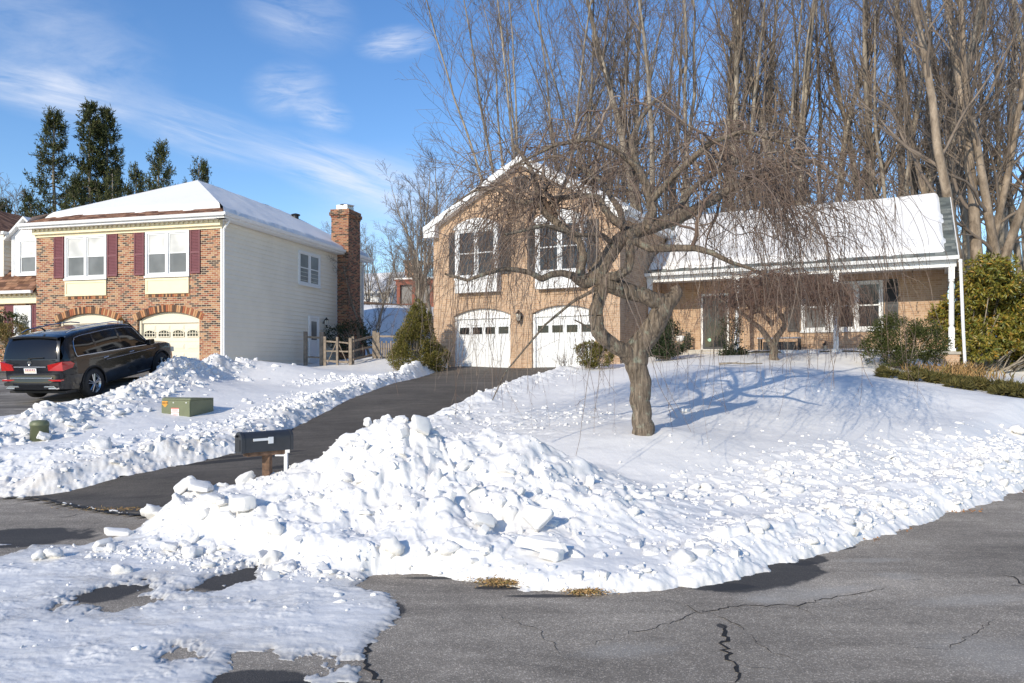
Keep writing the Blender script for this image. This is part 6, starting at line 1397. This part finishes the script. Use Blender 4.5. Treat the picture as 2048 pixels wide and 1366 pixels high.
for sgn in(1,-1):
    V=[];Fq=[];cen=[]
    xx=np.array(sorted(set(np.round(np.concatenate([np.array(xs),np.linspace(-2.1,-.98,16),np.linspace(.98,2.1,16)]),3))));ts=np.linspace(0,1,NS)
    for x in xx:
        for t in ts:
            y,z=side_pt(x,t);V.append([x,y*sgn,z])
    V=np.array(V);orig=V.copy()
    for ax,az,ar in arches:
        d=np.hypot(V[:,0]-ax,V[:,2]-az);i=(d<ar)&(d>1e-6);V[i,0]=ax+(V[i,0]-ax)/d[i]*ar;V[i,2]=az+(V[i,2]-az)/d[i]*ar
    for i in range(len(xx)-1):
        for j in range(NS-1):
            q=[i*NS+j,(i+1)*NS+j,(i+1)*NS+j+1,i*NS+j+1];c=orig[q].mean(0)
            if any(math.hypot(c[0]-ax,c[2]-az)<ar-.0 for ax,az,ar in arches): continue
            Fq.append(q)
    if sgn>0: SV1,SF1=V,Fq
    else: SV2,SF2=V,Fq
allV=list(map(tuple,SV1))+list(map(tuple,SV2));allF=[tuple(f) for f in SF1]+[tuple(i+len(SV1) for i in f) for f in SF2]
m=MB();m.v=allV;m.f=allF
# bonnet / cowl deck and underside, nose, tail
def sec(x,z,w,crown,n=9): return [(x,w*math.cos(math.pi*k/(n-1)),z+crown*math.sin(math.pi*k/(n-1))**.8) for k in range(n)]
def skin(secs,m):
    o=len(m.v);n=len(secs[0])
    for s_ in secs: m.v+=s_
    for i in range(len(secs)-1):
        for j in range(n-1): m.f.append((o+i*n+j,o+i*n+j+1,o+(i+1)*n+j+1,o+(i+1)*n+j))
skin([sec(x,float(belt(x))-.002,side_pt(x,1)[0],np.interp(x,[1.2,2.2,2.5],[.07,.08,.03])) for x in [2.5,2.46,2.36,2.18,1.95,1.7,1.45,1.22,1.0,.8]],m)
def cap(x,zs,w,dx):   # flat-ish end
    skin([[(x+dx*math.sin(math.pi*k/8)*.5,w(z)*math.cos(math.pi*k/8),z) for k in range(9)] for z in zs],m)
cap(2.50,np.linspace(.42,.82,5),lambda z:side_pt(2.5,(z-.42)/.40)[0],.22)
zs_=np.linspace(.42,1.17,8)
skin([[(-2.60-.05*math.sin(math.pi*k/8)-(.06 if z<.72 else 0)*math.sin(math.pi*k/8)**.3,side_pt(-2.6,(z-.42)/.75)[0]*math.cos(math.pi*k/8),z) for k in range(9)] for z in zs_],m)
body=cb(m,'body','paint',smooth=True)
m=MB();m.box(-2.5,2.4,-.84,.84,.30,.36);[m.box(a-.5,a+.5,s*.5,s*.86,.34,.92) for a in(WB/2,-WB/2) for s in(1,-1)];cb(m,'underbody','plastic')
# greenhouse: pillars+roof (paint) and glass set slightly inside
def gh(x,t,ins=0):  # t 0 belt ..1 roof edge
    zb=float(belt(x));zr_=float(roofz(x));wb=side_pt(x,1)[0]-.02;z=zb+(zr_-.06-zb)*t;w=wb-(wb-.70)*(t**1.25)*np.clip((zr_-zb)/.65,0,1)-ins
    return w,z
gx_s=[1.22,1.05,.88,.7,.55,.3,0,-.3,-.6,-.9,-1.2,-1.5,-1.8,-2.05,-2.2,-2.35,-2.45,-2.53,-2.60]
gl=MB()
for s in(1,-1): skin([[(x,s*gh(x,t)[0],gh(x,t)[1]) for t in np.linspace(0,1,7)] for x in gx_s if -2.46<=x<=1.22],gl)
sg=cb(gl,'side_glass','tint',smooth=True)
rf=MB();skin([[(x,(gh(x,1)[0]+.004)*math.cos(math.pi*k/10),gh(x,1)[1]+.062*math.sin(math.pi*k/10)**.6) for k in range(11)] for x in gx_s if -2.25<=x<=.56],rf)
for s in(1,-1):
    def strip(pts):
        skin([[ (x,s*(gh(x,t)[0]+.006),gh(x,t)[1]) for x,t in row] for row in pts],rf)
    # D pillar, C pillar, B pillar, A pillar, header
    strip([[(a+(b-a)*j/3,t) for j in range(4)] for t,a,b in [(0,-2.50,-2.12),(.25,-2.46,-2.10),(.5,-2.40,-2.06),(.75,-2.34,-2.00),(1,-2.24,-1.92)]])
    for xa in(-1.22,-.18): strip([[(xa-.035+.07*j/2-(t*.03),t) for j in range(3)] for t in(0,.5,1)])
    strip([[(x,t) for x in np.linspace(-2.2,.55,12)] for t in(.90,1.0)])
    strip([[(x-.05,t),(x+.035,min(t,1))] for x,t in[(1.17,.0),(1.05,.3),(.95,.55),(.75,.85),(.55,1)]])
cb(rf,'roof','paint',smooth=True)
# tailgate: spoiler, rear glass, lower gate
m=MB();zr1=1.70;skin([[(-2.24-.10*q,.76*math.cos(math.pi*k/8)*(1-.02*q),1.735-.012*q+.045*math.sin(math.pi*k/8)) for k in range(9)] for q in(0,1,2,2.2)],m);skin([[(-2.46,.73*math.cos(math.pi*k/8),1.71-dz+.045*math.sin(math.pi*k/8)) for k in range(9)] for dz in(0,.05)],m);cb(m,'rear_spoiler','paint',smooth=True)
m=MB();skin([[(x-.045*math.sin(math.pi*k/8),w*math.cos(math.pi*k/8),z) for k in range(9)] for x,w,z in[(-2.60,.83,1.13),(-2.56,.82,1.28),(-2.50,.80,1.45),(-2.42,.77,1.60),(-2.34,.74,1.72)]],m);cb(m,'tailgate','paint',smooth=True)
m=MB();skin([[(x-.047*math.sin(math.pi*(k+.6)/9.2)-.012,w*math.cos(math.pi*(k+.6)/9.2),z) for k in range(9)] for x,w,z in[(-2.595,.78,1.20),(-2.555,.76,1.32),(-2.50,.74,1.45),(-2.43,.71,1.58),(-2.375,.69,1.66)]],m);cb(m,'rear_window','tint',smooth=True)
m=MB();skin([[(x+.05*math.sin(math.pi*k/8),w*math.cos(math.pi*k/8),z) for k in range(9)] for x,w,z in[(1.16,.84,1.10),(.85,.78,1.44),(.55,.68,1.765)]],m);cb(m,'windscreen','tint',smooth=True)
m=MB();m.bar((-2.67,0,1.215),(-2.665,-.42,1.235),.011,6);m.bar((-2.66,0,1.2),(-2.665,.02,1.22),.02,8);cb(m,'rear_wiper','plastic')
# badge: three-pointed star in a ring
b=MB();R_=.048
for i in range(24):
    t0,t1=2*math.pi*i/24,2*math.pi*(i+1)/24;b.bar((-2.668,R_*math.cos(t0),1.10+R_*math.sin(t0)),(-2.668,R_*math.cos(t1),1.10+R_*math.sin(t1)),.005,5)
for k in range(3):
    t=math.pi/2+k*2*math.pi/3;b.bar((-2.668,0,1.10),(-2.668,R_*math.cos(t),1.10+R_*math.sin(t)),.011,4,.002)
cb(b,'emblem','chrome')
m=MB();m.box(-2.675,-2.655,-.47,.47,.985,1.012);cb(m,'tailgate_trim','chrome')
m=MB();m.box(-2.672,-2.66,-.18,.18,.835,.965);pl=cb(m,'licence_plate','white')
m=MB();m.box(-2.675,-2.6725,-.16,.16,.87,.885);cb(m,'plate_band',mo,pl)
m=MB()
for i in range(6): y=-.125+i*.05; m.box(-2.675,-2.6725,y-.014,y+.014,.905,.945)
cb(m,'plate_print',simple('plate_print_red',(.4,.06,.05),.5),pl)
for s in(1,-1):
    m=MB();pts=[(-2.635,.50,.90),(-2.66,.52,1.05),(-2.60,.90,1.12),(-2.36,.966,1.10),(-2.24,.972,1.03),(-2.32,.972,.94),(-2.60,.895,.89)]
    inn=[(x+.08,y*.93,z) for x,y,z in pts];n0=len(m.v);m.v+=[(x,s*y,z) for x,y,z in pts]+[(x,s*y,z) for x,y,z in inn];k=len(pts)
    m.f.append((0,1,2,6));m.f.append((2,3,4,5));m.f.append((2,5,6));m.f.append(tuple(range(k,2*k)))
    for i in range(k): j=(i+1)%k;m.f.append((i,j,k+j,k+i))
    for vi in range(len(m.v)): m.v[vi]=(m.v[vi][0]-.015,m.v[vi][1]+s*.008,m.v[vi][2])
    cb(m,'tail_light','redlens')
    m=MB();m.box(-2.68,-2.55,s*.50,s*.86,.635,.675);cb(m,'reflector','redlens',bevel=.008)
    m=MB();m.box(-2.71,-2.5,s*.50,s*.74,.425,.47);cb(m,'exhaust_tip','chrome',bevel=.01)
    m=MB();rr=[(-2.05,.66,1.80),(-1.85,.67,1.855),(-1.0,.68,1.90),(-.2,.68,1.895),(.15,.67,1.84)]
    for a,b_ in zip(rr[:-1],rr[1:]): m.bar((a[0],s*a[1],a[2]),(b_[0],s*b_[1],b_[2]),.017,6)
    cb(m,'roof_rail','chrome')
    m=MB();yy=lambda x,t:s*(gh(x,t)[0]+.012);line=[(x,0.02) for x in np.linspace(1.08,-2.04,14)]+[(-2.06,.25),(-2.04,.5),(-1.98,.75),(-1.9,.88)]+[(x,.90) for x in np.linspace(-1.8,.55,10)]+[(.78,.68),(.95,.35),(1.08,.02)]
    for (a,t),(c_,u_) in zip(line[:-1],line[1:]): m.bar((a,yy(a,t),gh(a,t)[1]),(c_,yy(c_,u_),gh(c_,u_)[1]),.011,5)
    cb(m,'window_trim','chrome')
    m=MB()
    for x in(.12,-1.0): m.bar((x-.1,s*(halfw(x)-.004),1.01),(x+.1,s*(halfw(x)-.004),1.02),.016,6)
    cb(m,'door_handle','chrome')
    m=MB();m.bar((-1.0,s*.968,.95),(1.25,s*.962,.97),.012,5);m.bar((-1.02,s*.90,.38),(1.0,s*.90,.38),.022,6);cb(m,'side_trim','chrome')
    m=MB()
    for x in(-.19,-1.25,.98): m.bar((x,s*(side_pt(x,.1)[0]+.001),.42),(x,s*(side_pt(x,.5)[0]+.002),.75),.0035,4);m.bar((x,s*(side_pt(x,.5)[0]+.002),.75),(x,s*(side_pt(x,.98)[0]),1.08),.0035,4)
    cb(m,'door_seam','plastic')
    m=MB();m.box(.78,1.0,s*.99,s*1.14,1.10,1.27);m.box(.84,.92,s*.90,s*1.0,1.12,1.17);cb(m,'door_mirror','paint',bevel=.03)
    for ax in(WB/2,-WB/2):
        m=MB()
        for i in range(18):
            t0,t1=math.radians(-12+204*i/18),math.radians(-12+204*(i+1)/18);m.bar((ax+.46*math.cos(t0),s*.955,.395+.46*math.sin(t0)),(ax+.46*math.cos(t1),s*.955,.395+.46*math.sin(t1)),.018,5)
        cb(m,'arch_moulding','plastic')
        m=MB();m.lathe([(.25,-.13),(.37,-.125),(.392,-.09),(.395,0),(.392,.09),(.37,.125),(.265,.13),(.26,.09)],(ax,s*.83,.395),30,'y',cap=False);wh=cb(m,'wheel','rubber',smooth=True)
        m=MB();m.lathe([(.262,-.10),(.27,.105),(.262,.118),(.248,.112),(.24,-.10)],(ax,s*.83 if s>0 else s*.83,.395),28,'y',cap=False)
        if s<0: m.v=[(x,2*(-.83)-y,z) for x,y,z in m.v]
        cb(m,'rim','alloy',wh,smooth=True)
        m=MB();yo=s*.935
        for k in range(5):
            t=2*math.pi*k/5+.3
            for dt in(-.13,.13): m.bar((ax+.04*math.cos(t+dt*2),yo-.0*s,.395+.04*math.sin(t+dt*2)),(ax+.25*math.cos(t+dt*1.3),yo-s*.004,.395+.25*math.sin(t+dt*1.3)),.018,5,.02)
        m.lathe([(.0005,-.01),(.055,-.01),(.06,.012),(.0005,.016)],(ax,yo,.395),14,'y');cb(m,'spokes','alloy',wh)
        m=MB();m.lathe([(.0005,0),(.245,0),(.245,.02),(.0005,.02)],(ax,s*.86,.395),20,'y');cb(m,'brake_disc','plastic',wh)
m=MB();m.box(-2.69,-2.60,-.80,.80,.515,.60) ;cb(m,'rear_bumper_grille','plastic')
m=MB();m.prism([(-.72,.47),(.72,.47),(.66,.515),(-.66,.515)],-2.70,-2.62,'x');m.prism([(-.62,.70),(.62,.70),(.60,.725),(-.60,.725)],-2.69,-2.62,'x');cb(m,'bumper_trim','chrome',bevel=.006)
m=MB();m.bar((-2.0,0,1.85),(-2.12,0,1.93),.03,8,.012);cb(m,'roof_antenna','plastic')
for nm,sgn in (('headlight',1),('headlight',-1)):
    m=MB();m.box(2.30,2.47,sgn*.52,sgn*.80,.70,.85);cb(m,nm,'lampglass',bevel=.02)
# =================================================================== light, sky, camera
SUN_AZ=math.radians(57);SUN_EL=math.radians(24)
d=Vector((math.cos(SUN_EL)*math.cos(SUN_AZ),math.cos(SUN_EL)*math.sin(SUN_AZ),-math.sin(SUN_EL)))
sl_=bpy.data.lights.new('sun','SUN');sl_.energy=3.6;sl_.angle=math.radians(.53);sl_.color=(1,.905,.75)
so=bpy.data.objects.new('sun',sl_);COL.objects.link(so);so.rotation_euler=d.to_track_quat('-Z','Y').to_euler()
w=bpy.data.worlds.new('World');SC.world=w;w.use_nodes=True;t=w.node_tree;t.nodes.clear()
N=lambda ty,**k:[(lambda x:([setattr(x,a,b) for a,b in k.items()],x)[1])(t.nodes.new(ty))][0]
out=N('ShaderNodeOutputWorld');bg=N('ShaderNodeBackground');sky=N('ShaderNodeTexSky');sky.sky_type='NISHITA';sky.sun_disc=False
sky.sun_elevation=SUN_EL;to=-d;sky.sun_rotation=math.atan2(to.x,to.y);sky.air_density=1.0;sky.dust_density=.2;sky.ozone_density=2.2
hs=N('ShaderNodeHueSaturation');hs.inputs['Saturation'].default_value=1.23;hs.inputs['Hue'].default_value=.508;hs.inputs['Value'].default_value=1.12;t.links.new(sky.outputs[0],hs.inputs['Color'])
tc=N('ShaderNodeTexCoord');sx_=N('ShaderNodeSeparateXYZ');t.links.new(tc.outputs['Generated'],sx_.inputs[0])
def mt(op,a,b=None,c=False):
    x=t.nodes.new('ShaderNodeMath');x.operation=op;x.use_clamp=c
    for i,v in enumerate((a,b)):
        if v is None: continue
        if isinstance(v,(int,float)): x.inputs[i].default_value=v
        else: t.links.new(v,x.inputs[i])
    return x.outputs[0]
# azimuth (from north) and elevation of the view direction
azm=mt('ARCTAN2',sx_.outputs[0],sx_.outputs[1]);elv=mt('ARCSINE',sx_.outputs[2])
cmb=N('ShaderNodeCombineXYZ');t.links.new(azm,cmb.inputs[0]);t.links.new(elv,cmb.inputs[1])
def azel(u,v): a=math.atan((u-HU)/F0); return a,math.atan((HV-v)/F0*math.cos(a))
tot=None
for (u0,v0,u1,v1,hw,amt,ns) in [(-60,150,260,215,.020,.62,1),(60,120,330,160,.05,.22,2),(240,210,560,310,.022,.40,3),(520,290,860,395,.024,.75,4),(720,95,860,78,.013,.55,5),(500,185,660,175,.022,.42,6),(600,225,700,240,.014,.40,7),(480,0,700,50,.03,.30,8),(620,400,1000,430,.05,.38,9),(-100,60,200,40,.05,.25,10),(-300,300,-50,330,.04,.5,11)]:
    a0,e0=azel(u0,v0);a1,e1=azel(u1,v1);ang=math.atan2(e1-e0,a1-a0);hl=math.hypot(a1-a0,e1-e0)/2*1.25
    mp=N('ShaderNodeMapping');mp.vector_type='TEXTURE';t.links.new(cmb.outputs[0],mp.inputs[0]);mp.inputs['Location'].default_value=((a0+a1)/2,(e0+e1)/2,0);mp.inputs['Rotation'].default_value=(0,0,ang);mp.inputs['Scale'].default_value=(hl,hw*1.7,1)
    nz=N('ShaderNodeTexNoise');nz.inputs['Scale'].default_value=1.3;nz.inputs['Detail'].default_value=6;nz.inputs['Roughness'].default_value=.62;nz.inputs['Distortion'].default_value=.5
    m2=N('ShaderNodeMapping');t.links.new(mp.outputs[0],m2.inputs[0]);m2.inputs['Scale'].default_value=(.8,2.0,1);m2.inputs['Location'].default_value=(ns*7.1,ns*3.3,0);t.links.new(m2.outputs[0],nz.inputs['Vector'])
    s_=N('ShaderNodeSeparateXYZ');t.links.new(mp.outputs[0],s_.inputs[0])
    q=mt('ADD',mt('MULTIPLY',s_.outputs[0],s_.outputs[0]),mt('MULTIPLY',s_.outputs[1],s_.outputs[1]));g_=mt('POWER',mt('SUBTRACT',1,mt('MULTIPLY',q,.9),True),1.6)
    nn=mt('MULTIPLY',mt('SUBTRACT',nz.outputs[0],.30),2.3,True);v_=mt('MULTIPLY',mt('MULTIPLY',g_,nn),amt*1.3);tot=v_ if tot is None else mt('ADD',tot,v_,True)
mx=N('ShaderNodeMix',data_type='RGBA');t.links.new(tot,mx.inputs[0]);t.links.new(hs.outputs[0],mx.inputs[6]);mx.inputs[7].default_value=(5.0,5.3,6.0,1)
t.links.new(mx.outputs[2],bg.inputs[0]);bg.inputs[1].default_value=.15;t.links.new(bg.outputs[0],out.inputs[0])
cam=bpy.data.cameras.new('camera');cam.sensor_width=36;cam.lens=36*F0/2048;cam.shift_y=(HV-683)/2048;cam.clip_start=.1;cam.clip_end=3000
co_=bpy.data.objects.new('camera',cam);COL.objects.link(co_);co_.location=(0,0,CH);co_.rotation_euler=(math.pi/2,0,0);SC.camera=co_
SC.view_settings.view_transform='Standard';SC.view_settings.look='None';SC.view_settings.exposure=.22;SC.view_settings.gamma=1
